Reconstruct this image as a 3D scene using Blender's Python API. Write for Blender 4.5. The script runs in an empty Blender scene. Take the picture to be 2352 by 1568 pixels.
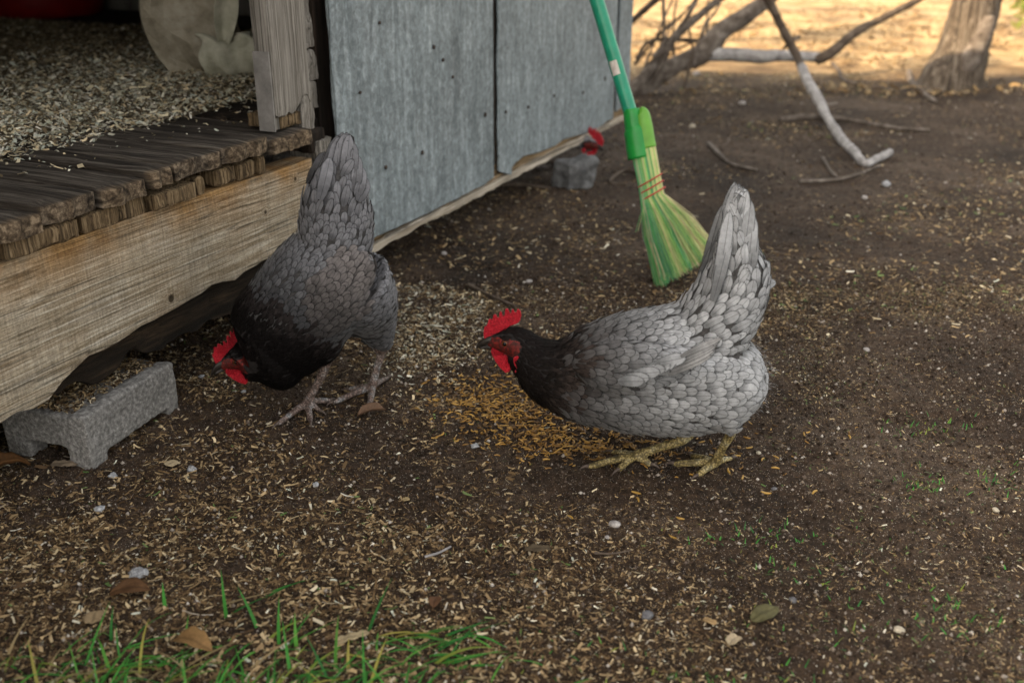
import bpy, bmesh, math, random
import numpy as np
from mathutils import Vector, Matrix
from mathutils.bvhtree import BVHTree
R = math.radians
random.seed(7); rng = np.random.default_rng(7)
scene = bpy.context.scene
COL = scene.collection

# ------------------------------------------------------------------ camera, sky, sun, exposure
FPX, PITCH, CAMH = 2326.0, math.atan(966/2326), 0.72
cam = bpy.data.cameras.new('camera'); camo = bpy.data.objects.new('camera', cam); COL.objects.link(camo)
cam.sensor_width = 36; cam.lens = 36*FPX/2352; cam.clip_start = 0.02; cam.clip_end = 600
camo.location = (0, 0, CAMH); camo.rotation_euler = (math.pi/2-PITCH, 0, 0)
cam.dof.use_dof = True; cam.dof.focus_distance = 1.46; cam.dof.aperture_fstop = 3.8; cam.dof.aperture_blades = 9
scene.camera = camo
SUN_EL, SUNV = R(38), Vector((-.85, -.53))
world = bpy.data.worlds.new("World"); scene.world = world; world.use_nodes = True
wn = world.node_tree; wn.nodes.clear()
sky = wn.nodes.new('ShaderNodeTexSky'); sky.sky_type = 'NISHITA'; sky.sun_disc = False
sky.sun_elevation = SUN_EL; sky.sun_rotation = math.atan2(SUNV.x, SUNV.y); sky.dust_density = 3.0; sky.ozone_density = .6
bg = wn.nodes.new('ShaderNodeBackground'); bg.inputs['Strength'].default_value = 0.15
wo = wn.nodes.new('ShaderNodeOutputWorld')
hs_ = wn.nodes.new('ShaderNodeHueSaturation'); hs_.inputs['Saturation'].default_value = .35
wn.links.new(sky.outputs[0], hs_.inputs['Color']); tint = wn.nodes.new('ShaderNodeMix'); tint.data_type = 'RGBA'; tint.blend_type = 'MULTIPLY'; tint.inputs[0].default_value = 1; tint.inputs[7].default_value = (1.10, 1.0, .86, 1)
wn.links.new(hs_.outputs[0], tint.inputs[6]); wn.links.new(tint.outputs[2], bg.inputs[0]); wn.links.new(bg.outputs[0], wo.inputs[0])
sl = bpy.data.lights.new('sun', 'SUN'); sl.energy = 3.2; sl.angle = R(.5); sl.color = (1, .75, .46)
so = bpy.data.objects.new('sun', sl); COL.objects.link(so)
sd = Vector((SUNV.x*math.cos(SUN_EL), SUNV.y*math.cos(SUN_EL), math.sin(SUN_EL)))
so.rotation_euler = sd.to_track_quat('Z', 'Y').to_euler(); so.location = (-3, -2, 6)
scene.view_settings.view_transform = 'Standard'; scene.view_settings.look = 'None'
scene.view_settings.exposure = 1.85; scene.view_settings.gamma = 1; scene.view_settings.use_curve_mapping = False
scene.cycles.max_bounces = 5; scene.cycles.diffuse_bounces = 3; scene.cycles.glossy_bounces = 2
scene.cycles.use_denoising = True

# ------------------------------------------------------------------ survey of the place (photograph read off at 2352 px wide)
CP, SP = math.cos(PITCH), math.sin(PITCH)
def ray(x, y):
    k = (y-784)/FPX; return np.array([(x-1176)/FPX, CP-k*SP, -SP-k*CP])
def onz(x, y, z=0.):
    r = ray(x, y); t = (z-CAMH)/r[2]; return np.array([r[0]*t, r[1]*t, z])
def ony(x, y, Y):
    r = ray(x, y); t = Y/r[1]; return np.array([r[0]*t, Y, CAMH+r[2]*t])
F0 = np.array([-.275, 2.006]); FD = np.array([.407, .913]); FD /= np.linalg.norm(FD); FN = np.array([FD[1], -FD[0]])
def fac(x, y, off=0.):
    r = ray(x, y); t = (F0@FN+off)/(r[:2]@FN); P = r*t
    return (P[:2]-F0)@FD, CAMH+P[2]

# ------------------------------------------------------------------ helpers
def tag(o, label=None, cat=None, group=None, kind=None):
    if label: o['label'] = label
    if cat: o['category'] = cat
    if group: o['group'] = group
    if kind: o['kind'] = kind
    return o
def empty(name, loc=(0, 0, 0), rz=0):
    o = bpy.data.objects.new(name, None); COL.objects.link(o); o.location = loc; o.rotation_euler = (0, 0, rz)
    o.empty_display_size = .05; return o
def link(name, me, mat=None, parent=None, smooth=True):
    o = bpy.data.objects.new(name, me); COL.objects.link(o)
    for m in (mat if isinstance(mat, (list, tuple)) else [mat]):
        if m: me.materials.append(m)
    if smooth and len(me.polygons): me.polygons.foreach_set('use_smooth', [True]*len(me.polygons))
    if parent: o.parent = parent
    return o
def npmesh(name, V, F, col=None, uv=None):
    """V (n,3), F (m,k) all same k."""
    me = bpy.data.meshes.new(name); V = np.asarray(V, dtype=np.float32); F = np.asarray(F, dtype=np.int32)
    m, k = F.shape
    me.vertices.add(len(V)); me.vertices.foreach_set('co', V.ravel())
    me.loops.add(m*k); me.loops.foreach_set('vertex_index', F.ravel())
    me.polygons.add(m); me.polygons.foreach_set('loop_start', np.arange(0, m*k, k, dtype=np.int32))
    if col is not None:
        a = me.color_attributes.new('col', 'FLOAT_COLOR', 'POINT')
        c = np.ones((len(V), 4), dtype=np.float32); c[:, :3] = col; a.data.foreach_set('color', c.ravel())
    if uv is not None:
        l = me.uv_layers.new(name='uv'); l.data.foreach_set('uv', np.asarray(uv, dtype=np.float32)[F.ravel()].ravel())
    me.update(calc_edges=True); me.validate(); return me
def hsh(ix, iy, iz):
    n = (ix*374761393+iy*668265263+iz*2147483647+1013904223) & 0xffffffff
    n = ((n ^ (n >> 13))*1274126177) & 0xffffffff
    return ((n ^ (n >> 16)) & 0xffff)/65535.0
def vnoise(P, scale=1., seed=0):
    P = np.asarray(P, dtype=float)*scale+seed*17.31
    if P.shape[-1] == 2: P = np.concatenate([P, np.zeros(P.shape[:-1]+(1,))], -1)
    I = np.floor(P).astype(np.int64); f = P-I; f = f*f*(3-2*f); out = 0
    for a in (0, 1):
        for b in (0, 1):
            for c in (0, 1):
                w = (f[..., 0] if a else 1-f[..., 0])*(f[..., 1] if b else 1-f[..., 1])*(f[..., 2] if c else 1-f[..., 2])
                out = out+w*hsh(I[..., 0]+a, I[..., 1]+b, I[..., 2]+c)
    return out*2-1
def fbm(P, scale=1., oct=4, seed=0):
    s = 0; a = 1; t = 0
    for i in range(oct): s = s+a*vnoise(P, scale*2**i, seed+i); t += a; a *= .5
    return s/t
def gheight(x, y):
    P = np.stack([np.asarray(x, float), np.asarray(y, float)], -1)
    near = np.clip((6-P[..., 1])/3, 0, 1)
    h = .010*fbm(P, 2.2, 3, 3)+.0055*fbm(P, 16, 3, 9)*near+.0022*fbm(P, 70, 2, 5)*near
    far = np.clip((P[..., 1]-4)/4, 0, 1); h = h+far*.03*fbm(P, .8, 3, 11)
    return h
def gh(x, y): return float(gheight(x, y))
def onground(px, py, dz=0):
    p = onz(px, py); p[2] = gh(p[0], p[1])+dz; return p

# ------------------------------------------------------------------ materials
def newmat(name):
    m = bpy.data.materials.new(name); m.use_nodes = True; nt = m.node_tree
    b = nt.nodes['Principled BSDF']; b.inputs['Roughness'].default_value = .85; b.inputs['Specular IOR Level'].default_value = .25
    return m, nt, b
def N(nt, t, **k):
    n = nt.nodes.new(t)
    for a, v in k.items():
        if a in n.inputs: n.inputs[a].default_value = v
        else: setattr(n, a, v)
    return n
def coords(nt, scale=(1, 1, 1), kind='Object', rot=(0, 0, 0)):
    tc = N(nt, 'ShaderNodeTexCoord'); mp = N(nt, 'ShaderNodeMapping'); mp.inputs['Scale'].default_value = scale; mp.inputs['Rotation'].default_value = rot
    nt.links.new(tc.outputs[kind], mp.inputs[0]); return mp.outputs[0]
def noise(nt, vec, scale, detail=5, rough=.6, dist=0.):
    n = N(nt, 'ShaderNodeTexNoise'); n.inputs['Scale'].default_value = scale; n.inputs['Detail'].default_value = detail
    n.inputs['Roughness'].default_value = rough; n.inputs['Distortion'].default_value = dist
    nt.links.new(vec, n.inputs['Vector']); return n.outputs['Fac']
def ramp(nt, fac, stops):
    r = N(nt, 'ShaderNodeValToRGB'); e = r.color_ramp.elements
    while len(e) < len(stops): e.new(.5)
    for i, (p, c) in enumerate(stops):
        e[i].position = p; e[i].color = (*c, 1) if len(c) == 3 else c
    nt.links.new(fac, r.inputs[0]); return r.outputs[0]
def mix(nt, a, b, fac, mode='MIX'):
    n = N(nt, 'ShaderNodeMix'); n.data_type = 'RGBA'; n.blend_type = mode
    for s, v in ((n.inputs[0], fac), (n.inputs[6], a), (n.inputs[7], b)):
        if isinstance(v, (int, float)): s.default_value = v
        elif isinstance(v, tuple): s.default_value = (*v, 1) if len(v) == 3 else v
        else: nt.links.new(v, s)
    return n.outputs[2]
def bump(nt, bsdf, h, strength=.5, dist=.002):
    b = N(nt, 'ShaderNodeBump'); b.inputs['Strength'].default_value = strength; b.inputs['Distance'].default_value = dist
    nt.links.new(h, b.inputs['Height']); nt.links.new(b.outputs[0], bsdf.inputs['Normal'])
g = lambda v: (v, v, v)
def wood(name, dark, mid, light, axis='x', grain=60, knots=(), saw=0, gap=.0, bumpd=.002):
    m, nt, b = newmat(name)
    lo, hi = 3.0, grain*2.4
    sc = {'x': (lo, hi, hi), 'y': (hi, lo, hi), 'z': (hi, hi, lo)}[axis]
    vec = coords(nt, sc)
    oc = coords(nt)
    if knots:
        d = None
        for (kx, ky, kz, kr) in knots:
            vd = N(nt, 'ShaderNodeVectorMath', operation='DISTANCE'); nt.links.new(oc, vd.inputs[0]); vd.inputs[1].default_value = (kx, ky, kz)
            mr = N(nt, 'ShaderNodeMapRange'); mr.inputs['From Min'].default_value = 0; mr.inputs['From Max'].default_value = kr*3
            mr.inputs['To Min'].default_value = 1; mr.inputs['To Max'].default_value = 0; nt.links.new(vd.outputs['Value'], mr.inputs[0])
            if d is None: d = mr.outputs[0]
            else:
                mx = N(nt, 'ShaderNodeMath', operation='MAXIMUM'); nt.links.new(d, mx.inputs[0]); nt.links.new(mr.outputs[0], mx.inputs[1]); d = mx.outputs[0]
        pw = N(nt, 'ShaderNodeMath', operation='POWER'); nt.links.new(d, pw.inputs[0]); pw.inputs[1].default_value = 2
        ml = N(nt, 'ShaderNodeVectorMath', operation='SCALE'); ml.inputs[0].default_value = (5, 5, 5) ; nt.links.new(pw.outputs[0], ml.inputs['Scale'])
        ad = N(nt, 'ShaderNodeVectorMath', operation='ADD'); nt.links.new(vec, ad.inputs[0]); nt.links.new(ml.outputs[0], ad.inputs[1]); vec = ad.outputs[0]
    n1 = noise(nt, vec, 1.1, 9, .75, .3)
    c = ramp(nt, n1, [(.38, dark), (.5, mid), (.62, light)])
    big = noise(nt, oc, 5, 4, .6)
    c = mix(nt, c, mix(nt, c, (*[v*.45 for v in mid],), 1.0, 'MIX'), ramp(nt, big, [(.5, g(0)), (.75, g(.7))]))
    if knots:
        kd = ramp(nt, d, [(.60, g(0)), (.72, g(1))]); c = mix(nt, c, tuple(v*.35 for v in dark), kd)
    ck = noise(nt, vec, .16, 3, .5, .2); c = mix(nt, c, ramp(nt, ck, [(.480, g(1)), (.497, g(.22)), (.503, g(.22)), (.520, g(1))]), .75, 'MULTIPLY')
    hh = n1
    if saw:
        sv = coords(nt, {'x': (260, 3, 12), 'y': (3, 260, 12), 'z': (12, 3, 260)}[axis], rot=(0, R(7), 0)); sn = noise(nt, sv, 1, 3, .5, .3)
        c = mix(nt, c, ramp(nt, sn, [(.35, g(.62)), (.55, g(1)), (.7, g(1.15))]), .55, 'MULTIPLY')
        zz = N(nt, 'ShaderNodeSeparateXYZ'); nt.links.new(oc, zz.inputs[0]); zr = N(nt, 'ShaderNodeMapRange'); zr.inputs['From Min'].default_value = .255; zr.inputs['From Max'].default_value = .325; nt.links.new(zz.outputs[2], zr.inputs[0])
        wn_ = noise(nt, oc, 7, 4, .6); wm = N(nt, 'ShaderNodeMath', operation='MULTIPLY'); nt.links.new(zr.outputs[0], wm.inputs[0]); nt.links.new(ramp(nt, wn_, [(.35, g(0)), (.6, g(1.2))]), wm.inputs[1])
        c = mix(nt, c, mix(nt, c, (.80, .55, .30), 1.0, 'MULTIPLY'), wm.outputs[0], 'MIX')
        st_ = noise(nt, coords(nt, (6, 9, 22)), 1, 5, .6); c = mix(nt, c, ramp(nt, st_, [(.34, (.62, .50, .38)), (.5, g(1)), (.62, (1.0, 1.02, 1.08))]), .55, 'MULTIPLY')
        grn = noise(nt, oc, 300, 3, .7); c = mix(nt, c, ramp(nt, grn, [(.35, g(.6)), (.6, g(1.15))]), .7, 'MULTIPLY')
    nt.links.new(c, b.inputs['Base Color']); bump(nt, b, hh, .8, bumpd); b.inputs['Roughness'].default_value = .9
    return m
def speckle(name, c1, c2, c3, sc=40, bd=.002, rough=.9):
    m, nt, b = newmat(name); v = coords(nt); n = noise(nt, v, sc, 8, .7)
    c = ramp(nt, n, [(.3, c1), (.5, c2), (.7, c3)]); nt.links.new(c, b.inputs['Base Color']); bump(nt, b, n, .7, bd); b.inputs['Roughness'].default_value = rough
    return m
def colmat(name, rough=.85, nsc=300, amt=.5, trans=0, spec=.25, bd=0):
    m, nt, b = newmat(name); a = N(nt, 'ShaderNodeAttribute'); a.attribute_name = 'col'
    v = coords(nt); n = noise(nt, v, nsc, 4, .6)
    c = mix(nt, a.outputs['Color'], ramp(nt, n, [(.3, g(.35)), (.7, g(1.))]), amt, 'MULTIPLY')
    nt.links.new(c, b.inputs['Base Color']); b.inputs['Roughness'].default_value = rough; b.inputs['Specular IOR Level'].default_value = spec
    if bd: bump(nt, b, n, .6, bd)
    if trans:
        out = nt.nodes['Material Output']; t = N(nt, 'ShaderNodeBsdfTranslucent'); nt.links.new(c, t.inputs[0])
        mx = N(nt, 'ShaderNodeMixShader'); mx.inputs[0].default_value = trans
        nt.links.new(b.outputs[0], mx.inputs[1]); nt.links.new(t.outputs[0], mx.inputs[2]); nt.links.new(mx.outputs[0], out.inputs[0])
    return m

# soil
m_soil, nt, b = newmat('soil')
v = coords(nt)
n1 = noise(nt, v, 2.5, 6, .65, .3); n2 = noise(nt, v, 60, 8, .75); n3 = noise(nt, v, 420, 4, .7)
base = ramp(nt, n1, [(.32, (.022, .013, .007)), (.52, (.066, .042, .026)), (.72, (.150, .110, .080))])
base = mix(nt, base, ramp(nt, n2, [(.34, g(.18)), (.58, g(1.15))]), .9, 'MULTIPLY')  # dark mottling deepened in the colour to stand in for shade in soil pits
base = mix(nt, base, ramp(nt, n3, [(.38, g(.3)), (.62, g(1.5))]), .8, 'MULTIPLY')
vo = N(nt, 'ShaderNodeTexVoronoi', feature='F1'); vo.inputs['Scale'].default_value = 420; nt.links.new(v, vo.inputs['Vector'])
gr = ramp(nt, vo.outputs['Distance'], [(.20, g(1)), (.30, g(0))])
sel = N(nt, 'ShaderNodeSeparateColor'); nt.links.new(vo.outputs['Color'], sel.inputs[0])
pick = ramp(nt, sel.outputs[0], [(.72, g(0)), (.76, g(1))])
gm = mix(nt, gr, pick, 1.0, 'MULTIPLY')
base = mix(nt, base, (.42, .37, .32), gm)
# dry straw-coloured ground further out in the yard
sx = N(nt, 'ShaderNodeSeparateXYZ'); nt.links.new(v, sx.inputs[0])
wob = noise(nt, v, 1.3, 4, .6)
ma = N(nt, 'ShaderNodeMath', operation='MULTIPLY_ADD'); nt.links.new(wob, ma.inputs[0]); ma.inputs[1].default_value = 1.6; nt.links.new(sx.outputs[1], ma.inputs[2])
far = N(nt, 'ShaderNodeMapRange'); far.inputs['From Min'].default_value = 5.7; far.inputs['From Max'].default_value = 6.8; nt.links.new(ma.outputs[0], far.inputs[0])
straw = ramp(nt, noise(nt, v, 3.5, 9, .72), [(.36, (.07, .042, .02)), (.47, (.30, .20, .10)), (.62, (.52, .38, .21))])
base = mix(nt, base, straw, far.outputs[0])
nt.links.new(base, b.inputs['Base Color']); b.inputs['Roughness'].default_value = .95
ad = N(nt, 'ShaderNodeMath', operation='ADD'); nt.links.new(n2, ad.inputs[0]); nt.links.new(n3, ad.inputs[1]); bump(nt, b, ad.outputs[0], 1.0, .004)

m_beam = wood('beam_wood', (.17, .13, .080), (.35, .295, .215), (.55, .50, .41), 'x', 130, knots=((-.25, 0, .225, .011), (-.60, 0, .185, .007), (-.36, 0, .262, .004), (-.27, 0, .30, .005)), saw=1, bumpd=.0018)
m_deck = wood('deck_wood', (.011, .008, .005), (.047, .038, .030), (.135, .117, .097), 'y', 34, bumpd=.004)
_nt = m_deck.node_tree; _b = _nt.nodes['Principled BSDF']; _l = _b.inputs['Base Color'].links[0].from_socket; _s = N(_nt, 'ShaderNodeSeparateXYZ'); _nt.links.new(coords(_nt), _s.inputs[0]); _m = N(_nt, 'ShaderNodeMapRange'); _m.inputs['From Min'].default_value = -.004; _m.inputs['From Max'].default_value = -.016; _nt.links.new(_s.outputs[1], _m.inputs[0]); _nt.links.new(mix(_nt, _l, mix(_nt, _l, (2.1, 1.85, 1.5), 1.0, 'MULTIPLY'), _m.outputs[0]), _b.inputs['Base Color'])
m_block = wood('end_wood', (.03, .018, .009), (.14, .095, .05), (.30, .22, .13), 'z', 90, bumpd=.006)
m_post = wood('post_wood', (.09, .080, .067), (.19, .176, .156), (.31, .29, .26), 'z', 90, bumpd=.0018)
m_board = wood('inner_wood', (.07, .045, .02), (.20, .135, .07), (.38, .29, .19), 'x', 40, bumpd=.004)
m_lip = wood('pale_wood', (.22, .18, .13), (.42, .37, .30), (.6, .55, .48), 'x', 40, bumpd=.004)
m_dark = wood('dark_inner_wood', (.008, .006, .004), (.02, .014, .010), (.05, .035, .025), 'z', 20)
m_conc = speckle('concrete', (.07, .069, .066), (.20, .195, .188), (.42, .41, .395), 150, .006)
# weathered galvanised sheet
m_zinc, nt, b = newmat('weathered_sheet'); v = coords(nt); vs = coords(nt, (1, 1, .16))
s1 = noise(nt, vs, 70, 5, .6); s2 = noise(nt, v, 75, 6, .7, .5); s3 = noise(nt, v, 5, 4, .6)
c = ramp(nt, s1, [(.3, (.150, .180, .195)), (.5, (.205, .243, .262)), (.72, (.30, .345, .37))])
c = mix(nt, c, ramp(nt, s2, [(.33, g(.55)), (.52, g(.95)), (.66, g(1.4))]), .9, 'MULTIPLY')
c = mix(nt, c, ramp(nt, s3, [(.3, g(.78)), (.7, g(1.15))]), .8, 'MULTIPLY')
s4 = noise(nt, vs, 16, 3, .5, .8); c = mix(nt, c, ramp(nt, s4, [(.28, g(.5)), (.34, g(1)), (.7, g(1.05))]), .6, 'MULTIPLY')
nt.links.new(c, b.inputs['Base Color']); b.inputs['Roughness'].default_value = .62; b.inputs['Metallic'].default_value = .1
bump(nt, b, s2, .25, .003)
m_chip = colmat('shaving', .8, 500, .35, .12)
m_crumb = colmat('crumb', .95, 900, .5)
m_grass = colmat('grass_blade', .5, 40, .3, .35)
m_worm = colmat('grub', .45, 900, .3, 0, .5)
m_rock = colmat('rock', .85, 300, .6, 0, .3, .001)
m_bark = wood('bark', (.03, .022, .016), (.095, .074, .057), (.21, .18, .145), 'z', 26, bumpd=.01)
m_limb = speckle('dead_limb', (.04, .03, .024), (.115, .095, .08), (.26, .23, .205), 24, .004)
m_limbpale = speckle('bleached_limb', (.13, .12, .12), (.30, .29, .29), (.50, .49, .49), 24, .004)
m_limbdark = speckle('dark_limb', (.03, .022, .017), (.085, .065, .05), (.17, .14, .11), 24, .004)
m_leafg = colmat('leaf_green', .6, 60, .4, .4)

# ------------------------------------------------------------------ ground
def axis_pts(segs):
    out = []
    for a, b_, s in segs: out += list(np.arange(a, b_-1e-9, s))
    return np.array(out+[segs[-1][1]])
xs = axis_pts([(-250, -20, 23), (-20, -3, 1.), (-3, -1.3, .08), (-1.3, 1.3, .008), (1.3, 3, .03), (3, 20, .5), (20, 250, 23)])
ys = axis_pts([(-60, -4, 8), (-4, .6, .2), (.6, 2.4, .008), (2.4, 5, .025), (5, 12, .12), (12, 30, 1), (30, 400, 37)])
X, Y = np.meshgrid(xs, ys); Z = gheight(X, Y)
Vg = np.stack([X, Y, Z], -1).reshape(-1, 3); nx, ny = len(xs), len(ys)
I = np.arange((ny-1)*nx).reshape(ny-1, nx)[:, :-1].ravel()
tag(link('ground', npmesh('ground', Vg, np.stack([I, I+1, I+1+nx, I+nx], -1)), m_soil), 'bare brown soil yard littered with wood chips', None, None, 'structure')

# ------------------------------------------------------------------ rough timber helper
def rough_box(name, lo, hi, mat, parent, seg=.02, amp=.003, nsc=18, seed=0, shape=None, taper=0, along=None):
    lo, hi = np.array(lo, float), np.array(hi, float)
    n = np.maximum(1, np.minimum(90, np.round((hi-lo)/seg))).astype(int)
    V = {}; vs = []; F = []
    def vid(i, j, k):
        if (i, j, k) not in V: V[(i, j, k)] = len(vs); vs.append((i, j, k))
        return V[(i, j, k)]
    for a in range(3):
        b_, c_ = (a+1) % 3, (a+2) % 3
        for side in (0, n[a]):
            for i in range(n[b_]):
                for j in range(n[c_]):
                    q = []
                    for di, dj in ((0, 0), (1, 0), (1, 1), (0, 1)):
                        t = [0, 0, 0]; t[a] = side; t[b_] = i+di; t[c_] = j+dj; q.append(vid(*t))
                    F.append(q if side else q[::-1])
    P = np.array(vs, float)/n*(hi-lo)+lo
    c = (lo+hi)/2; h = (hi-lo)/2
    q = (P-c)/h; e = np.sort(np.abs(q), 1)
    edge = np.clip((e[:, 1]-.0), 0, 1)
    D = np.stack([fbm(P, nsc, 3, seed+1), fbm(P, nsc, 3, seed+2), fbm(P, nsc, 3, seed+3)], -1)*amp
    # wear the arrises
    d = np.minimum(np.abs(P-lo), np.abs(hi-P)); ds = np.sort(d, 1)
    rr = min(.004, h.min()*.5)
    k = np.clip(1-ds[:, 1]/rr, 0, 1)[:, None]
    P2 = P+D-np.sign(q)*(np.abs(q) > .98)*k*rr*.35*(1+.8*fbm(P, 30, 2, seed+5))[:, None]
    if shape: P2 = shape(P2, P)
    me = bpy.data.meshes.new(name); me.from_pydata([tuple(p) for p in P2], [], F); me.update()
    o = link(name, me, mat, parent); me.set_sharp_from_angle(angle=R(28)); return o

# ------------------------------------------------------------------ shed
shed = empty('shed', (F0[0], F0[1], 0), math.atan2(FD[1], FD[0]))
tag(shed, 'weathered grey sheet-clad shed with open dark doorway and worn plank threshold', 'shed')
def W2L(p):
    q = np.array([p[0], p[1]])-F0; return np.array([q@FD, -(q@FN), p[2] if len(p) > 2 else 0])
def sill_shape(P2, P):
    s = P[:, 0]; t = (P[:, 2]-.118)/(.327-.118)
    e = .008*fbm(np.stack([s, s*0], -1), 9, 3, 2)+.006*fbm(np.stack([s, s*0], -1), 70, 2, 12)
    pr = [fac(*q) for q in ((0, 969), (117, 911), (160, 862), (212, 822), (330, 752), (430, 697), (480, 664), (515, 652), (620, 598))]
    notch = np.interp(s, [q[0] for q in pr], [q[1]-.118 for q in pr])
    w = np.clip(1-t*1.6, 0, 1)
    P2 = P2.copy(); P2[:, 2] += w*(e+notch+.004*vnoise(np.stack([s, s*0], -1), 60, 4)); P2[:, 1] += .004*np.sin(s*7)
    return P2
rough_box('sill_beam', (-2.6, 0, .118), (-.215, .045, .327), m_beam, shed, .012, .0015, 25, 3, sill_shape)
# block ends under the threshold
rs = random.Random(3)
for i, (xa, xb) in enumerate(((5, 175), (184, 268), (272, 331), (344, 440), (447, 463), (498, 545), (549, 586), (592, 608))):
    a, b_ = fac(xa, 598-.345*xa)[0], fac(xb, 598-.345*xb)[0]
    rough_box('block_end', (a, -.012+rs.uniform(0, .012), .329), (b_, .10, .358-rs.uniform(0, .006)), m_block, shed, .005, .003, 70, 20+i)
for i, (a, b_) in enumerate(((-1.25, -1.05), (-1.04, -.935), (-1.6, -1.26))):
    rough_box('block_end', (a, .006, .329), (b_, .10, .357), m_block, shed, .01, .004, 60, 60+i)
# deck planks
bd = [-1.75, -1.6, -1.44, -1.28, -1.10, -.96]+[fac(a, b_)[0] for a, b_ in ((75, 505), (212, 455), (322, 425), (382, 402), (495, 360), (604, 322))]+[-.222]
for i in range(len(bd)-1):
    a, b_ = bd[i]+.0022, bd[i+1]-.0022; fr = -.026+rs.uniform(-.006, .012); zz = rs.uniform(-.005, .006)
    cx, hw = (a+b_)/2, (b_-a)/2; k1, k2 = rs.uniform(.3, 1), rs.uniform(.3, 1)
    def pshape(P2, P, cx=cx, hw=hw, k1=k1, k2=k2, i=i):
        P2 = P2.copy(); u = (P[:, 0]-cx)/hw; fr_ = np.clip(1-(P[:, 1]+.03)/.06, 0, 1)
        P2[:, 1] += fr_*(.010*np.where(u > 0, k1, k2)*np.abs(u)**6+.016*fbm(np.stack([P[:, 0], P[:, 0]*0+i], -1), 42, 3, i))
        P2[:, 2] -= fr_**3*.003; P2[:, 2] += .0035*fbm(P[:, :2]*np.array([1, .25]), 26, 3, i)
        return P2
    rough_box('deck_plank', (a, fr, .359+zz), (b_, 2.4, .386+zz), m_deck, shed, .008, .0018, 45, 100+i, pshape)
# rebuild front zones need density: planks limited to 90 cuts, so lay a denser front nose on each
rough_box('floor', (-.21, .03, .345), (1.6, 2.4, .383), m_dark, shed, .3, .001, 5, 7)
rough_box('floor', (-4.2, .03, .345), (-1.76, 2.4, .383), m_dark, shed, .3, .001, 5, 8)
# door post and neighbours
def post_shape(P2, P):
    P2 = P2.copy(); lowz = np.clip(1-(P[:, 2]-.412)/.06, 0, 1)
    P2[:, 2] += lowz*(.010*fbm(P[:, [0, 1]], 60, 2, 5)+.022*np.exp(-((P[:, 0]+.215)/.02)**2))
    return P2
rough_box('door_post', (-.305, .0, .412), (-.198, .036, 1.70), m_post, shed, .010, .0016, 22, 31, post_shape)
m_strip = speckle('grey_strip', (.13, .125, .12), (.20, .19, .18), (.27, .26, .25), 30, .001, .6)
rough_box('metal_strip', (-.309, .001, .388), (-.306, .034, .52), m_strip, shed, .012, .0006, 20, 34)
rough_box('door_post', (-.300, .006, .388), (-.285, .032, .414), m_post, shed, .012, .002, 14, 35)
rough_box('packing_block', (-.283, .006, .388), (-.225, .08, .411), m_block, shed, .006, .004, 60, 36)
rough_box('packing_block', (-.222, .004, .372), (-.185, .09, .44), m_post, shed, .006, .007, 50, 37)
rough_box('packing_block', (-.205, .002, .33), (-.158, .09, .372), m_dark, shed, .006, .006, 50, 38)
rough_box('packing_block', (-.196, -.004, .262), (-.150, .06, .352), m_post, shed, .006, .009, 45, 39)
rough_box('packing_block', (-.200, .002, .13), (-.150, .05, .258), m_dark, shed, .006, .006, 45, 41)
for i, (z0, z1) in enumerate(((.405, .452), (.455, .508), (.511, .620), (.624, .80), (.81, 1.2))):
    rough_box('filler_board', (-.186, .018, z0), (-.150+.003*(i % 2), .09, z1), m_post, shed, .006, .006, 45, 45+i)
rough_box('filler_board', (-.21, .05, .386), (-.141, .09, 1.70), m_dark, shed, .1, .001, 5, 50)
# sheet panels
def panel(name, outline, y0, th, seed):
    """outline: bottom polyline (s,z) left to right; goes straight up to the eave"""
    s0, s1 = outline[0][0], outline[-1][0]; n = max(8, int((s1-s0)/.006)); S = np.linspace(s0, s1, n)
    B = np.interp(S, [p[0] for p in outline], [p[1] for p in outline])+.0016*fbm(np.stack([S, S*0], -1), 70, 3, seed)
    T = np.concatenate([np.linspace(0, 1, 40)**1.8])
    Zs = B[:, None]+(1.72-B[:, None])*T[None]; SS = np.repeat(S[:, None], len(T), 1)
    e = .0022*np.sin(Zs*38+seed)*np.exp(-((SS-s0)/.012)**2)
    SS = SS+e
    P = np.stack([SS, Zs], -1); D = .0028*fbm(P, 2.6, 3, seed)+.0007*fbm(P, 11, 2, seed)
    front = np.stack([SS, y0+D, Zs], -1).reshape(-1, 3); back = front+np.array([0, th, 0])
    m = len(T); I = (np.arange(n-1)[:, None]*m+np.arange(m-1)[None]).ravel(); nf = n*m
    F = [np.stack([I, I+m, I+m+1, I+1], -1), np.stack([I+nf, I+1+nf, I+m+1+nf, I+m+nf], -1)]
    J = np.arange(n-1)*m; F.append(np.stack([J, J+nf, J+m+nf, J+m], -1))
    for k in (0, (n-1)*m):
        J = k+np.arange(m-1); F.append(np.stack([J, J+1, J+1+nf, J+nf], -1))
    return link(name, npmesh(name, np.concatenate([front, back]), np.concatenate(F)), m_zinc, shed)
z5 = lambda x, y: fac((700+x/2.529)*.9408, y/2.529*.9408)
panel('wall_sheet', [(-.139, .128), (0, .126)]+[z5(*p) for p in ((560, 1448), (700, 1385), (860, 1312), (1000, 1240), (1120, 1180), (1200, 1140))]+[(.546, z5(1213, 1130)[1]+.004)], -.008, .005, 1)
panel('wall_sheet', [(.574, .135)]+[z5(*p) for p in ((1370, 1078), (1368, 1040), (1395, 1005), (1450, 962), (1540, 940), (1640, 900), (1690, 862), (1790, 832), (1880, 805), (1960, 750), (2075, 700))]+[(1.470, .13)], -.009, .005, 2)
panel('wall_sheet', [(1.496, .14), (1.63, .145)], -.011, .005, 3)
panel('wall_sheet', [(-.143, .15), (-.085, .15)], -.0135, .003, 5)
m_hole = speckle('rusty_nail', (.02, .018, .016), (.05, .04, .035), (.09, .075, .065), 90)
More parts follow.
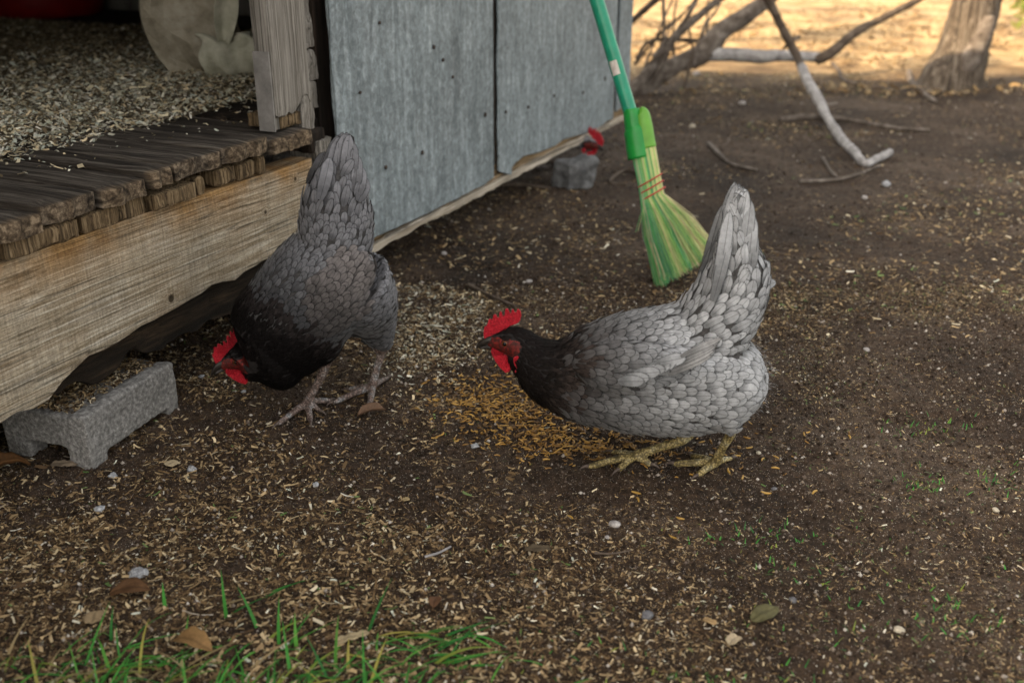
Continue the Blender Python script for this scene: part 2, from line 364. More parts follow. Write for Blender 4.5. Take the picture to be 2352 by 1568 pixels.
for (zx, zy, rr_) in ((1203, 706, .011), (812, 940, .009), (585, 1030, .0085), (940, 370, .008), (1470, 660, .008), (1945, 485, .011), (1630, 590, .009), (1000, 475, .007), (882, 290, .009), (1810, 570, .010), (1330, 690, .008), (425, 570, .006), (545, 140, .006)):
    s_, z_ = z5(zx, zy); bm = bmesh.new(); bmesh.ops.create_uvsphere(bm, u_segments=10, v_segments=6, radius=1, matrix=Matrix.Translation((s_, -.0105, z_)) @ Matrix.Diagonal((rr_*.55, .003, rr_*.55, 1)))
    me = bpy.data.meshes.new('nail_head'); bm.to_mesh(me); bm.free(); link('nail_head', me, m_hole, shed)
m_gap = speckle('seam_shadow_wood', (.015, .012, .010), (.03, .025, .02), (.05, .04, .035), 20)
rough_box('seam_batten', (.540, -.0005, .15), (.580, .02, 1.7), m_gap, shed, .1, .001, 5, 51)
rough_box('seam_batten', (1.465, -.001, .15), (1.50, .02, 1.7), m_gap, shed, .1, .001, 5, 52)
def skirt_shape(P2, P):
    P2 = P2.copy(); w = np.clip(1-(P[:, 2]-.1)/.04, 0, 1); s = np.stack([P[:, 0], P[:, 0]*0], -1)
    P2[:, 2] += w*.006*fbm(s, 20, 3, 6); return P2
rough_box('skirting_board', (-.14, .001, .112), (1.62, .022, .24), m_board, shed, .012, .002, 25, 55, skirt_shape)
rough_box('bottom_rail', (-.10, -.006, .094), (1.62, .022, .114), m_lip, shed, .012, .003, 22, 56, skirt_shape)
# seen-through-other-views structure
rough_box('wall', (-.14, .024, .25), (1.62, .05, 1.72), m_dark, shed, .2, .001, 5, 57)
rough_box('wall', (-4.2, .0, .12), (-1.75, .05, 1.72), m_post, shed, .06, .002, 8, 58)
rough_box('wall', (-1.75, .0, 1.5), (-.2, .05, 1.72), m_post, shed, .05, .002, 8, 59)
rough_box('wall', (1.60, .052, .25), (1.64, 2.47, 1.72), m_post, shed, .1, .002, 8, 60)
rough_box('wall', (-4.24, .0, .12), (-4.20, 2.4, 1.72), m_post, shed, .1, .002, 8, 61)
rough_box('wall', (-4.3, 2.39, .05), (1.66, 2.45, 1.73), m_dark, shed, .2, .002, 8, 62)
def roof_shape(P2, P):
    P2 = P2.copy(); P2[:, 2] += (P[:, 1]+.35)*.01; return P2
rough_box('roof', (-4.6, -.16, 1.73), (1.72, 2.8, 1.78), m_zinc, shed, .1, .002, 5, 63, roof_shape)
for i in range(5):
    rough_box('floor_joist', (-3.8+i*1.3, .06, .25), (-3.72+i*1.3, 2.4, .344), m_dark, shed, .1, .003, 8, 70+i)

# ------------------------------------------------------------------ chips
TAN = [(.48, .35, .19), (.32, .22, .115), (.18, .115, .055), (.60, .47, .28), (.10, .06, .03), (.72, .62, .44), (.055, .034, .018), (.035, .021, .012)]
PALE = [(.88, .84, .68), (.80, .70, .48), (.85, .80, .68), (.56, .55, .42), (.44, .37, .24), (.82, .66, .42), (.66, .69, .58)]
def chips(P, L, W, yaw, pitch, roll, bend, col):
    n = len(P); t = np.array([-.5, 0, .5]); jit = rng.uniform(.45, 1., (n, 3, 2))
    x = L[:, None, None]*t[None, :, None]*np.ones((1, 1, 2)); x = x+rng.uniform(-.12, .12, (n, 3, 2))*L[:, None, None]
    y = W[:, None, None]*.5*jit*np.array([-1, 1])[None, None]
    z = -bend[:, None, None]*L[:, None, None]*(np.abs(t)*2)[None, :, None]**2*np.ones((1, 1, 2))
    q = np.stack([x, y, z], -1).reshape(n, 6, 3)
    def rot(q, a, i, j):
        c, s = np.cos(a)[:, None], np.sin(a)[:, None]; q = q.copy(); u, w = q[..., i].copy(), q[..., j].copy()
        q[..., i] = u*c-w*s; q[..., j] = u*s+w*c; return q
    q = rot(q, roll, 1, 2); q = rot(q, pitch, 0, 2); q = rot(q, yaw, 0, 1)
    V = (q+P[:, None]).reshape(-1, 3); b_ = (np.arange(n)*6)[:, None]
    F = np.concatenate([b_+np.array([0, 2, 3, 1]), b_+np.array([2, 4, 5, 3])]).astype(int)
    C = np.repeat(col*rng.uniform(.75, 1.15, (n, 1)), 6, 0); return V, F, C
def palette(pal, n, wts=None):
    p = np.array(pal); w = None if wts is None else np.array(wts)/sum(wts); return p[rng.choice(len(p), n, p=w)]
def density(x, y):
    P = np.stack([x, y], -1); nz = fbm(P, 3.2, 4, 21); nz2 = fbm(P, 14, 3, 22)
    left = 1/(1+np.exp((x+.13+.12*nz-.35*np.clip(1.27-y, 0, .3))/.05))
    d = .13+.87*left*np.clip(1.9-y, .35, 1)
    d = d+.60*np.clip((1.20-y+.06*nz)/.12, 0, 1)*np.clip((.22+.15*nz-x)/.12, 0, 1)+.20*np.clip((1.16-y)/.12, 0, 1)
    d = d+.26*np.clip((x-.42+.15*nz)/.15, 0, 1)*(y < 1.7)
    d = d+.30*(y > 1.45)*np.clip(nz*4+.8, 0, 1)+.5*(y > 1.8)*np.clip(vnoise(P, 2.1, 77)*3, -.2, 1)
    d = d+0.55*np.exp(-((x+.13)/.075)**2-((y-1.78)/.15)**2)
    d = d*np.clip(.80+1.0*nz+1.1*nz2, .10, 1.8)
    return np.clip(d, 0, 1.2)
def fardens(x, y):
    P = np.stack([x, y], -1); return np.clip(.42+1.9*fbm(P, 1.9, 4, 71)+.6*fbm(P, 9, 3, 72), .05, 1.)
def scatter(n, x0, x1, y0, y1, dens=density, outside=False):
    x = rng.uniform(x0, x1, n); y = rng.uniform(y0, y1, n); k = rng.uniform(0, 1, n) < dens(x, y); k &= np.abs(x) < .22+.56*y; x, y = x[k], y[k]
    return x, y
Vs, Fs, Cs = [], [], []; off = 0
def add(V, F, C):
    global off
    Vs.append(V); Fs.append(F+off); Cs.append(C); off += len(V)
def flush(name, mat, **kw):
    global Vs, Fs, Cs, off
    o = link(name, npmesh(name, np.concatenate(Vs), np.concatenate(Fs), np.concatenate(Cs)), mat, None, False)
    tag(o, kw.get('label'), kw.get('cat'), None, 'stuff'); Vs, Fs, Cs, off = [], [], [], 0
    return o
for (n, l0, l1, wr, x0, x1, y0, y1, dz) in ((60000, .004, .012, .5, -2.2, 2.4, .05, 2.2, .0014), (560000, .0020, .0135, .38, -1.25, 1.2, .8, 2.05, .0014), (20000, .008, .018, .35, -1.25, 1.2, .8, 2.2, .003), (120000, .005, .018, .40, -1.3, 3.0, 1.75, 5.3, .003)):
    x, y = scatter(n, x0, x1, y0, y1, density if y0 < 1.5 else fardens, x0 < -2); k = len(x); L = l0+(l1-l0)*rng.uniform(0, 1, k)**(2.9 if y0 < 1.5 else 2.2)
    small = 1. if y0 > 1.5 else np.clip(1-(x+.05+.1*fbm(np.stack([x, y], -1), 5, 2, 40))*1.5, .52, 1.); L = L*small
    w = [1.3, 1.8, 2.2, .8, 2.6, .30, 2.6, 2.2] if y0 < 1.5 else [2, 2, 2, .8, 1.6, .35, 1, .6]
    c = palette(TAN, k, w); wh = rng.uniform(0, 1, k) < np.where((np.abs(x+.15) < .10) & (y > 1.55) & (y < 2.05), .30, .03); c[wh] = palette(PALE, wh.sum())
    gn = rng.uniform(0, 1, k) < np.where(x > .35, .05, .01); c[gn] = palette([(.12, .20, .06), (.20, .27, .10)], gn.sum())
    Wd = L*wr*rng.uniform(.35, 1.2, k)
    P = np.stack([x, y, gheight(x, y)+dz*rng.uniform(.2, 1.3, k)+Wd*.15], -1)
    add(*chips(P, L, Wd, rng.uniform(0, 6.28, k), rng.normal(0, .22, k), rng.normal(0, .35, k), rng.uniform(-.1, .25, k), c))
flush('wood_shavings', m_chip, label='brown and tan wood shavings scattered over the soil', cat='wood shavings')
# soil crumbs and grit
OCT = np.array([(1, 0, 0), (-1, 0, 0), (0, 1, 0), (0, -1, 0), (0, 0, 1), (0, 0, -1)], float); OF = np.array([(0, 2, 4), (2, 1, 4), (1, 3, 4), (3, 0, 4), (2, 0, 5), (1, 2, 5), (3, 1, 5), (0, 3, 5)])
for (n, x0, x1, y0, y1, r0, r1) in ((110000, -1.2, 1.15, .8, 2.1, .0006, .0038), (24000, -.3, 2.3, 2.0, 4.8, .001, .0045)):
    x = rng.uniform(x0, x1, n); y = rng.uniform(y0, y1, n); r = r0+(r1-r0)*rng.uniform(0, 1, n)**6
    V = OCT[None]*r[:, None, None]*rng.uniform(.6, 1.3, (n, 6, 1)); V = V+np.stack([x, y, gheight(x, y)+r*.3], -1)[:, None]
    c = palette([(.025, .016, .010), (.06, .042, .03), (.13, .10, .08), (.34, .30, .26), (.22, .18, .14), (.52, .48, .43)], n, [6, 4, 2, .7, 1, .4])
    add(V.reshape(-1, 3), (OF[None]+(np.arange(n)*6)[:, None, None]).reshape(-1, 3), np.repeat(c, 6, 0))
flush('grit', m_crumb, label='fine soil crumbs and pale grit over the bare ground', cat='grit')

# mound of pale shavings on the deck inside the doorway
def moundh(s, y):
    P = np.stack([s, y], -1); front = np.clip((y-.20-.05*vnoise(P, 5, 3)-.20*np.clip((s+.62), 0, .3)*0-.14*np.clip(-(s+.75)/.2, 0, 1))/.14, 0, 1)
    front = np.clip((front-.25)/.75, 0, 1); return .387+front*(.018+.010*fbm(P, 5, 3, 31))-.016*(front <= 0)
sg = np.arange(-1.7, 1.0, .02); yg = np.arange(.12, 2.38, .02); A, B = np.meshgrid(sg, yg)
Zm = moundh(A, B)-.006; Vm = np.stack([A, B, Zm], -1).reshape(-1, 3); nn = len(sg)
I = np.arange((len(yg)-1)*nn).reshape(len(yg)-1, nn)[:, :-1].ravel()
m_mound = speckle('bedding_base', (.10, .075, .045), (.25, .22, .15), (.45, .42, .32), 90, .004)
bedding_rows = []
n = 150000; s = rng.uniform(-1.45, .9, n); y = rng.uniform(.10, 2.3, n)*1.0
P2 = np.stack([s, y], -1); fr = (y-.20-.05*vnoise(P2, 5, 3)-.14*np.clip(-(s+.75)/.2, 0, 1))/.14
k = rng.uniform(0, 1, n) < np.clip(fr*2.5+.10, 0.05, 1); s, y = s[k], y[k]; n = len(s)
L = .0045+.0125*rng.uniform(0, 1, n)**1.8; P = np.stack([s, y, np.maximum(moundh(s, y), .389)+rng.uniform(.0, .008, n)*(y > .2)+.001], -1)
far_ = np.clip((y-.55)/.7, 0, 1); c = palette(PALE, n); dk = rng.uniform(0, 1, n) < (.15+.75*far_); c[dk] = palette([(.20, .15, .09), (.30, .24, .15), (.12, .09, .05)], dk.sum())  # more dark chips deeper in: dirty litter plus interior shade put into colour
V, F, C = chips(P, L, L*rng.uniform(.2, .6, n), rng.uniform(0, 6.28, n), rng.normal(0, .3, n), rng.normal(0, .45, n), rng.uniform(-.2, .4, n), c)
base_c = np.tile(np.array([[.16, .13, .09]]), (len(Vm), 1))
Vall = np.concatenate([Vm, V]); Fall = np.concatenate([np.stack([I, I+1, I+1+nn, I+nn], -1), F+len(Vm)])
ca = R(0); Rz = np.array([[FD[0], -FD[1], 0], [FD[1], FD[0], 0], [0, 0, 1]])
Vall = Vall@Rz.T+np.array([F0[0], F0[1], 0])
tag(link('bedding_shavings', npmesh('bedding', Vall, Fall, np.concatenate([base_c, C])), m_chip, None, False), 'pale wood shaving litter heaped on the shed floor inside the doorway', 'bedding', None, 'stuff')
# ------------------------------------------------------------------ hens
def feather_mat(name, edge, rough=.8):
    m, nt, b = newmat(name); a = N(nt, 'ShaderNodeAttribute'); a.attribute_name = 'col'
    uvn = N(nt, 'ShaderNodeUVMap'); uvn.uv_map = 'uv'; sp = N(nt, 'ShaderNodeSeparateXYZ'); nt.links.new(uvn.outputs[0], sp.inputs[0])
    # u 0..1 across, v 0..1 along; v>1 marks hair-like strands
    ab = N(nt, 'ShaderNodeMath', operation='MULTIPLY_ADD'); nt.links.new(sp.outputs[0], ab.inputs[0]); ab.inputs[1].default_value = 2; ab.inputs[2].default_value = -1
    au = N(nt, 'ShaderNodeMath', operation='ABSOLUTE'); nt.links.new(ab.outputs[0], au.inputs[0])
    def mr(sock, a, c_): q = N(nt, 'ShaderNodeMapRange'); q.inputs['From Min'].default_value = a; q.inputs['From Max'].default_value = c_; nt.links.new(sock, q.inputs[0]); return q.outputs[0]
    def mth(op, a, b_=None):
        q = N(nt, 'ShaderNodeMath', operation=op)
        for i_, s_ in enumerate((a, b_)):
            if s_ is None: continue
            if isinstance(s_, (int, float)): q.inputs[i_].default_value = s_
            else: nt.links.new(s_, q.inputs[i_])
        return q.outputs[0]
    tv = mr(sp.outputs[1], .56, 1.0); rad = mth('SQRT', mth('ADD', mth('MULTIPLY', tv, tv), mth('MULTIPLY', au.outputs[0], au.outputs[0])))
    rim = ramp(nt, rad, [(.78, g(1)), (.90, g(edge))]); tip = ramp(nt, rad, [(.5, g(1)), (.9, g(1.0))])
    root = ramp(nt, sp.outputs[1], [(.22, g(.50)), (.55, g(1.0))])  # darker roots: shade under overlapping feathers put into the colour
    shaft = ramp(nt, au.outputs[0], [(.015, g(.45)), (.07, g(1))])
    # barbs
    bv = N(nt, 'ShaderNodeMath', operation='MULTIPLY_ADD'); nt.links.new(au.outputs[0], bv.inputs[0]); bv.inputs[1].default_value = -.5; nt.links.new(sp.outputs[1], bv.inputs[2])
    sn = N(nt, 'ShaderNodeMath', operation='MULTIPLY'); nt.links.new(bv.outputs[0], sn.inputs[0]); sn.inputs[1].default_value = 120
    s2 = N(nt, 'ShaderNodeMath', operation='SINE'); nt.links.new(sn.outputs[0], s2.inputs[0])
    barb = ramp(nt, s2.outputs[0], [(0, g(.86)), (1, g(1.08))])
    v = coords(nt); n = noise(nt, v, 160, 4, .6)
    c = a.outputs['Color']
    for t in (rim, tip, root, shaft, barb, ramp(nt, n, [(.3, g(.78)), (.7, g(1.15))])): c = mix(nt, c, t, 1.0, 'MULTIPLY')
    nt.links.new(c, b.inputs['Base Color']); b.inputs['Roughness'].default_value = rough; b.inputs['Specular IOR Level'].default_value = .18
    b.inputs['Sheen Weight'].default_value = .12 if edge < .6 else 0.; b.inputs['Specular IOR Level'].default_value = .18 if edge < .6 else .08
    bump(nt, b, s2.outputs[0], .15, .0005)
    fr = noise(nt, v, 900, 2, .5)
    nt.links.new(ramp(nt, mth('ADD', rad, mth('MULTIPLY_ADD' if False else 'MULTIPLY', mth('SUBTRACT', fr, .5), .5)), [(.86, g(1)), (1.0, g(0))]), b.inputs['Alpha'])
    return m
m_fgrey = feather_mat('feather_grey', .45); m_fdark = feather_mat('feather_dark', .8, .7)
m_skin_under = speckle('down', (.02, .019, .019), (.05, .048, .048), (.08, .078, .078), 200)
m_darkdown = speckle('dark_down', (.008, .007, .007), (.014, .012, .012), (.022, .018, .018), 200)
m_face = speckle('face_skin', (.012, .006, .005), (.06, .009, .007), (.26, .018, .014), 240, .0012, .6)
m_red, nt, b = newmat('comb_red'); v = coords(nt); n = noise(nt, v, 600, 5, .7)
nt.links.new(ramp(nt, n, [(.36, (.15, .002, .006)), (.5, (.42, .006, .018)), (.68, (.62, .04, .06))]), b.inputs['Base Color']); bump(nt, b, n, 1.0, .003)
b.inputs['Roughness'].default_value = .34; b.inputs['Specular IOR Level'].default_value = .3; b.inputs['Subsurface Weight'].default_value = .15; b.inputs['Subsurface Radius'].default_value = (.004, .001, .001); b.inputs['Subsurface Scale'].default_value = 1
m_beak, nt, b = newmat('beak_horn'); v = coords(nt); n = noise(nt, v, 120, 4, .6)
nt.links.new(ramp(nt, n, [(.3, (.006, .005, .005)), (.7, (.03, .024, .02))]), b.inputs['Base Color']); b.inputs['Roughness'].default_value = .35
m_eye, nt, b = newmat('eye'); tc = coords(nt); ln = N(nt, 'ShaderNodeVectorMath', operation='LENGTH')
b.inputs['Base Color'].default_value = (.12, .04, .012, 1); b.inputs['Roughness'].default_value = .08; b.inputs['Specular IOR Level'].default_value = .6
m_pupil, nt, b = newmat('pupil'); b.inputs['Base Color'].default_value = (.002, .002, .002, 1); b.inputs['Roughness'].default_value = .05
def scale_mat(name, c1, c2, c3):
    m, nt, b = newmat(name); v = coords(nt, (1, 1, 1)); vo = N(nt, 'ShaderNodeTexVoronoi', feature='F1'); vo.inputs['Scale'].default_value = 330; nt.links.new(v, vo.inputs['Vector'])
    c = ramp(nt, noise(nt, v, 70, 4, .6), [(.3, c1), (.5, c2), (.7, c3)]); c = mix(nt, c, ramp(nt, vo.outputs['Distance'], [(.25, g(1.2)), (.62, g(.28))]), .9, 'MULTIPLY')
    nt.links.new(c, b.inputs['Base Color']); b.inputs['Roughness'].default_value = .55; bump(nt, b, vo.outputs['Distance'], -.8, .0015); return m
m_legy = scale_mat('leg_yellow', (.14, .11, .05), (.32, .25, .105), (.42, .38, .24))
m_legg = scale_mat('leg_grey', (.13, .085, .07), (.21, .16, .14), (.30, .31, .32))
m_claw = speckle('claw', (.03, .022, .02), (.08, .06, .05), (.15, .12, .1), 200, .001, .4)

def catmull(S, sub=6):
    S = np.array(S, float); out = []
    for i in range(len(S)-1):
        p0, p1, p2, p3 = S[max(i-1, 0)], S[i], S[i+1], S[min(i+2, len(S)-1)]
        for j in range(sub):
            t = j/sub; out.append(.5*((2*p1)+(-p0+p2)*t+(2*p0-5*p1+4*p2-p3)*t*t+(-p0+3*p1-3*p2+p3)*t**3))
    out.append(S[-1]); return np.array(out)
def loft(bm, S, seg=22, sub=6, lateral=(0, 1, 0)):
    """stations x,y,z,rNormal,rLateral"""
    Q = catmull(S, sub); T = np.gradient(Q[:, :3], axis=0); T /= np.linalg.norm(T, axis=1)[:, None]+1e-9; lat = np.array(lateral, float); rings = []
    for q, t in zip(Q, T):
        w = lat-t*(lat@t); w /= np.linalg.norm(w)+1e-9; n = np.cross(t, w)
        rings.append([bm.verts.new(q[:3]+n*max(q[3], 2e-4)*math.cos(a)+w*max(q[4], 2e-4)*math.sin(a)) for a in [2*math.pi*k/seg for k in range(seg)]])
    for a, b_ in zip(rings, rings[1:]):
        for k in range(seg): bm.faces.new((a[k], a[(k+1) % seg], b_[(k+1) % seg], b_[k]))
    bm.faces.new(rings[0][::-1]); bm.faces.new(rings[-1])
def remesh(bm, vox, smooth=2, iters=.5):
    bmesh.ops.recalc_face_normals(bm, faces=bm.faces)
    me = bpy.data.meshes.new('tmp'); bm.to_mesh(me); bm.free(); o = bpy.data.objects.new('tmp', me); COL.objects.link(o)
    md = o.modifiers.new('r', 'REMESH'); md.mode = 'VOXEL'; md.voxel_size = vox; md.use_smooth_shade = True
    if smooth: sm = o.modifiers.new('s', 'SMOOTH'); sm.iterations = smooth; sm.factor = iters
    dg = bpy.context.evaluated_depsgraph_get(); dg.update(); out = bpy.data.meshes.new_from_object(o.evaluated_get(dg))
    bpy.data.objects.remove(o); bpy.data.meshes.remove(me); return out
def slab(poly, th, vox=.0011, amp=.0006, M=None, bend=None, smooth=2):
    """poly in x,z ; thickness along y; rounded by remeshing"""
    bm = bmesh.new(); A = [bm.verts.new((x, -th/2, z)) for x, z in poly]; B = [bm.verts.new((x, th/2, z)) for x, z in poly]; n = len(A)
    bm.faces.new(A); bm.faces.new(B[::-1])
    for i in range(n): bm.faces.new((A[i], B[i], B[(i+1) % n], A[(i+1) % n]))
    bmesh.ops.triangulate(bm, faces=bm.faces[:])
    me = remesh(bm, vox, smooth); n = len(me.vertices); P = np.empty(n*3); me.vertices.foreach_get('co', P); P = P.reshape(-1, 3)
    P[:, 1] += amp*fbm(P, 350, 2, 3)*np.sign(P[:, 1])
    if bend: P = bend(P)
    if M is not None: P = P@np.array(M)[:3, :3].T+np.array(M)[:3, 3]
    me.vertices.foreach_set('co', P.ravel()); me.update(); return me
def flen(a): return np.linalg.norm(a)
FT = np.array([0, .12, .3, .5, .7, .86, 1.0]); FWP = np.array([.40, .78, .97, 1.02, 1.03, 1.0, .90])
FTN = np.array([0, .12, .3, .5, .7, .86, 1.0]); FWN = np.array([.3, .6, .85, .95, .95, .8, .5])

# head shape in its own frame: traced from the pale hen's profile (x forward, z up, origin at the eye)
HZ = .9408/5.6/1603.0
def hp(zx, zy): return (-(zx-465)*HZ, -(zy-835)*HZ*1.08)
_cp = [(165, 805), (160, 740), (180, 640), (205, 640)]
for _c, _t, _v, _w in ((262, 525, 640, .9), (338, 462, 585, 1.15), (418, 418, 590, .8), (508, 392, 560, 1.25), (592, 402, 565, .9)): _t += 8; _v -= 30; _cp += [(_c-40*_w, _v), (_c-30*_w, _v-20), (_c-22*_w, _t+20), (_c-6*_w, _t), (_c+14*_w, _t+6), (_c+26*_w, _t+40), (_c+30*_w, _v-35)]
COMB = [hp(*p) for p in _cp+[(632, 540), (645, 430), (668, 405), (700, 430), (712, 500), (690, 570), (640, 612), (560, 640), (480, 690), (400, 760), (320, 800), (260, 830), (200, 830)]]
WATT = [hp(*p) for p in ((300, 910), (360, 930), (430, 1010), (500, 1070), (540, 1110), (540, 1190), (510, 1245), (460, 1262), (395, 1205), (330, 1120), (290, 1040), (278, 970))]
LOBE = [hp(*p) for p in ((565, 1000), (610, 970), (660, 975), (695, 1010), (695, 1060), (645, 1085), (622, 1130), (605, 1200), (575, 1198), (588, 1130), (565, 1060))]
UBEAK = [(-.000, 0)]
def build_hen(name, label, loc, rz, head, neck, body, tail, thighs, feet, legmat, claws, palettef, wing, sizef, seed, group=None, quills=(), dens=1., fluffc=None, vox=.0024):
    r_ = np.random.default_rng(seed); root = empty(name, loc, rz); tag(root, label, 'hen', group)
    M = head; Mn = np.array(M)
    bm = bmesh.new()
    def hs(x, z, a, b_): p = Mn@np.array([x, 0, z, 1]); return [*p[:3], a, b_]
    lat = Mn[:3, 1]
    headS = [hs(.023, -.006, .006, .005), hs(.014, -.003, .0115, .010), hs(.003, -.002, .0165, .0155), hs(-.010, -.003, .019, .0185), hs(-.022, -.007, .020, .0195), hs(-.034, -.012, .018, .018)]
    loft(bm, headS, 18, 5, lat)
    loft(bm, neck, 24, 6); loft(bm, body, 30, 5)
    if tail: loft(bm, tail, 22, 5)
    for (c, ax, ay, az, rot) in wing.get('bumps', ()):
        m4 = Matrix.Translation(c) @ Matrix.Rotation(rot, 4, 'Y') @ Matrix.Diagonal((ax, ay, az, 1)); bmesh.ops.create_icosphere(bm, subdivisions=3, radius=1, matrix=m4)
    for th in thighs: loft(bm, th, 18, 5)
    segs = []
    for f in feet:
        for chain in f:
            loft(bm, [[*p, r, r] for p, r in chain], 12, 4); segs += [(np.array(chain[i][0]), np.array(chain[i+1][0]), chain[i][1]) for i in range(len(chain)-1)]
    me = remesh(bm, vox, 2, .5)
    n = len(me.vertices); P = np.empty(n*3); me.vertices.foreach_get('co', P); P = P.reshape(-1, 3)
    o = link('body', me, [m_skin_under, legmat, m_face, m_darkdown], root)
    nf = len(me.polygons); C = np.empty(nf*3); me.polygons.foreach_get('center', C); C = C.reshape(-1, 3)
    mi = np.zeros(nf, int); leg = np.zeros(nf, bool)
    for a, b_, r in segs:
        ab = b_-a; t = np.clip(((C-a)@ab)/(ab@ab), 0, 1); leg |= np.linalg.norm(C-(a+t[:, None]*ab), axis=1) < r*1.35+.0015
    mi[leg] = 1
    Hc = (np.c_[C, np.ones(nf)])@np.linalg.inv(Mn).T
    face = (((Hc[:, 0]-.003)/.024)**2+((Hc[:, 2]+.003)/.0175)**2 < 1) & ~leg & (np.abs(Hc[:, 1]) < .03) & (Hc[:, 2] < .0085-.2*np.abs(Hc[:, 0]-.004))
    nd = np.linalg.norm(C[:, None]-np.array([q[:3] for q in catmull(neck, 3)])[None], axis=2).min(1); dk = (mi == 0) & (nd < .085) & np.array([sizef(c, h)[2] == 'neck_hackle' or sizef(c, h)[0] == 0 for c, h in zip(C, Hc[:, :3])]); mi[dk] = 3
    mi[face] = 2; me.polygons.foreach_set('material_index', mi.astype(np.int32)); me.update()
    # plumage
    fl = []   # flow segments (start,dir)
    for S in (neck, body, tail or []):
        Q = catmull(S, 3) if len(S) else []
        for i in range(len(Q)-1): d = Q[i+1][:3]-Q[i][:3]; fl.append((Q[i][:3], d/(flen(d)+1e-9), max(Q[i][3], .01)))
    Fp = np.array([f[0] for f in fl]); Fd_ = np.array([f[1] for f in fl]); Fr = np.array([f[2] for f in fl])
    def flow(p):
        d = np.linalg.norm(Fp-p, axis=1)/(Fr); w = np.exp(-(d-d.min())*5); v = (w[:, None]*Fd_).sum(0); return v/(flen(v)+1e-9)
    me.calc_loop_triangles(); nt_ = len(me.loop_triangles); T = np.empty(nt_*3, dtype=np.int32); me.loop_triangles.foreach_get('vertices', T); T = T.reshape(-1, 3)
    tp = np.empty(nt_, dtype=np.int32); me.loop_triangles.foreach_get('polygon_index', tp)
    bvh = BVHTree.FromPolygons([tuple(p) for p in P], [tuple(t) for t in T.tolist()])
    A_ = P[T]; ar = .5*np.linalg.norm(np.cross(A_[:, 1]-A_[:, 0], A_[:, 2]-A_[:, 0]), axis=1); ok = (mi[tp] == 0) | (mi[tp] == 3) ; ar = ar*ok
    ns = int(26000*dens); ti = r_.choice(nt_, ns, p=ar/ar.sum()); u = r_.uniform(0, 1, (ns, 2)); fl_ = u.sum(1) > 1; u[fl_] = 1-u[fl_]
    pts = A_[ti, 0]+u[:, :1]*(A_[ti, 1]-A_[ti, 0])+u[:, 1:]*(A_[ti, 2]-A_[ti, 0])
    iM = np.linalg.inv(Mn); neckpts = np.array([q[:3] for q in catmull(neck, 3)]); bodypts = np.array([q[:3] for q in catmull(body, 3)]); tailpts = np.array([q[:3] for q in catmull(tail, 3)]) if tail else np.zeros((1, 3))+9
    groups = {}
    cell = {}; CS = .012
    for p in pts:
        hh = (iM@np.array([*p, 1]))[:3]
        L, W, reg, colr, lift = sizef(p, hh)
        if L <= 0: continue
        mind = L*.40 if reg != 'neck_hackle' else L*.26
        key = tuple(np.floor(p/CS).astype(int)); bad = False; rr = int(math.ceil(mind/CS))
        for a in range(-rr, rr+1):
            for b_ in range(-rr, rr+1):
                for c_ in range(-rr, rr+1):
                    for (q, mq) in cell.get((key[0]+a, key[1]+b_, key[2]+c_), ()):
                        if (q[0]-p[0])**2+(q[1]-p[1])**2+(q[2]-p[2])**2 < (min(mind, mq))**2: bad = True; break
                    if bad: break
                if bad: break
            if bad: break
        if bad: continue
        cell.setdefault(key, []).append((p, mind)); groups.setdefault(reg, []).append((p, L, W, colr, lift))
    def strip(p, d, L, W, lift, ft, fw):
        loc_, nrm, _, _ = bvh.find_nearest(Vector(p)); q = np.array(p, float); rows = []; d = np.array(d); last = 0
        for k, t in enumerate(ft):
            q = q+d*L*(t-last); last = t
            l_, nn_, _, _ = bvh.find_nearest(Vector(q)); nn_ = np.array(nn_); l_ = np.array(l_)
            sag = flen(q-l_)
            if k == 0: nrm = nn_
            nrm = nrm*.55+nn_*.45; nrm /= flen(nrm)+1e-9
            if sag < .02: q = l_
            d = d-nrm*(d@nrm); d /= flen(d)+1e-9
            lat_ = np.cross(nrm, d); h = .0008+lift*(t**1.1)*.8
            rows.append((q+nrm*h, lat_, nrm, W*fw[k]))
        return rows
    def emit(rows, V, F, UV, CC, colr, jag=0.):
        b0 = len(V); m = len(rows)
        for k, (c, lt, nn_, w) in enumerate(rows):
            for a in (-1, -.5, 0, .5, 1):
                V.append(c+lt*(w*.5*a)*(1+jag*r_.uniform(-.12, .12))-nn_*(w*.06*a*a)); UV.append((.5+a*.5*(1 if w > 1e-4 else .6), FT[k] if m == len(FT) else k/(m-1))); CC.append(colr)
        for k in range(m-1):
            for j in range(4): i0 = b0+k*5+j; F.append((i0, i0+1, i0+6, i0+5))
    if 'wing' in groups:
        wi = groups.pop('wing'); groups['wing'] = [q for q in wi if q[0][1] > 0]; groups['wing '] = [q for q in wi if q[0][1] <= 0]
    for reg, items in groups.items():
        V, F, UV, CC = [], [], [], []; side_ = -1 if reg == 'wing ' else 1; reg = reg.strip()
        if not items: continue
        if reg == 'wing':
            for (wp, wd, WL, WW, wc_, wl) in [q for q in wing.get('long', ()) if q[0][1]*side_ > 0]: emit(strip(np.array(wp), np.array(wd, float), WL, WW, wl, FT, FWP), V, F, UV, CC, np.array(wc_)*r_.uniform(.85, 1.1), .5)
        for (p, L, W, colr, lift) in items:
            d = flow(p); d = d+r_.normal(0, .16, 3); hh = (iM@np.array([*p, 1]))[:3]
            if 'dir' in wing and reg == 'wing': d = d*.35+np.array(wing['dir'])
            L_ = L*r_.uniform(.85, 1.2); ft, fw = (FTN, FWN) if reg == 'neck_hackle' else (FT, FWP)
            emit(strip(p, d, L_, W*r_.uniform(.75, 1.25), lift*r_.uniform(.5, 1.9), ft, fw), V, F, UV, CC, np.array(colr)*r_.uniform(.80, 1.10), .8)
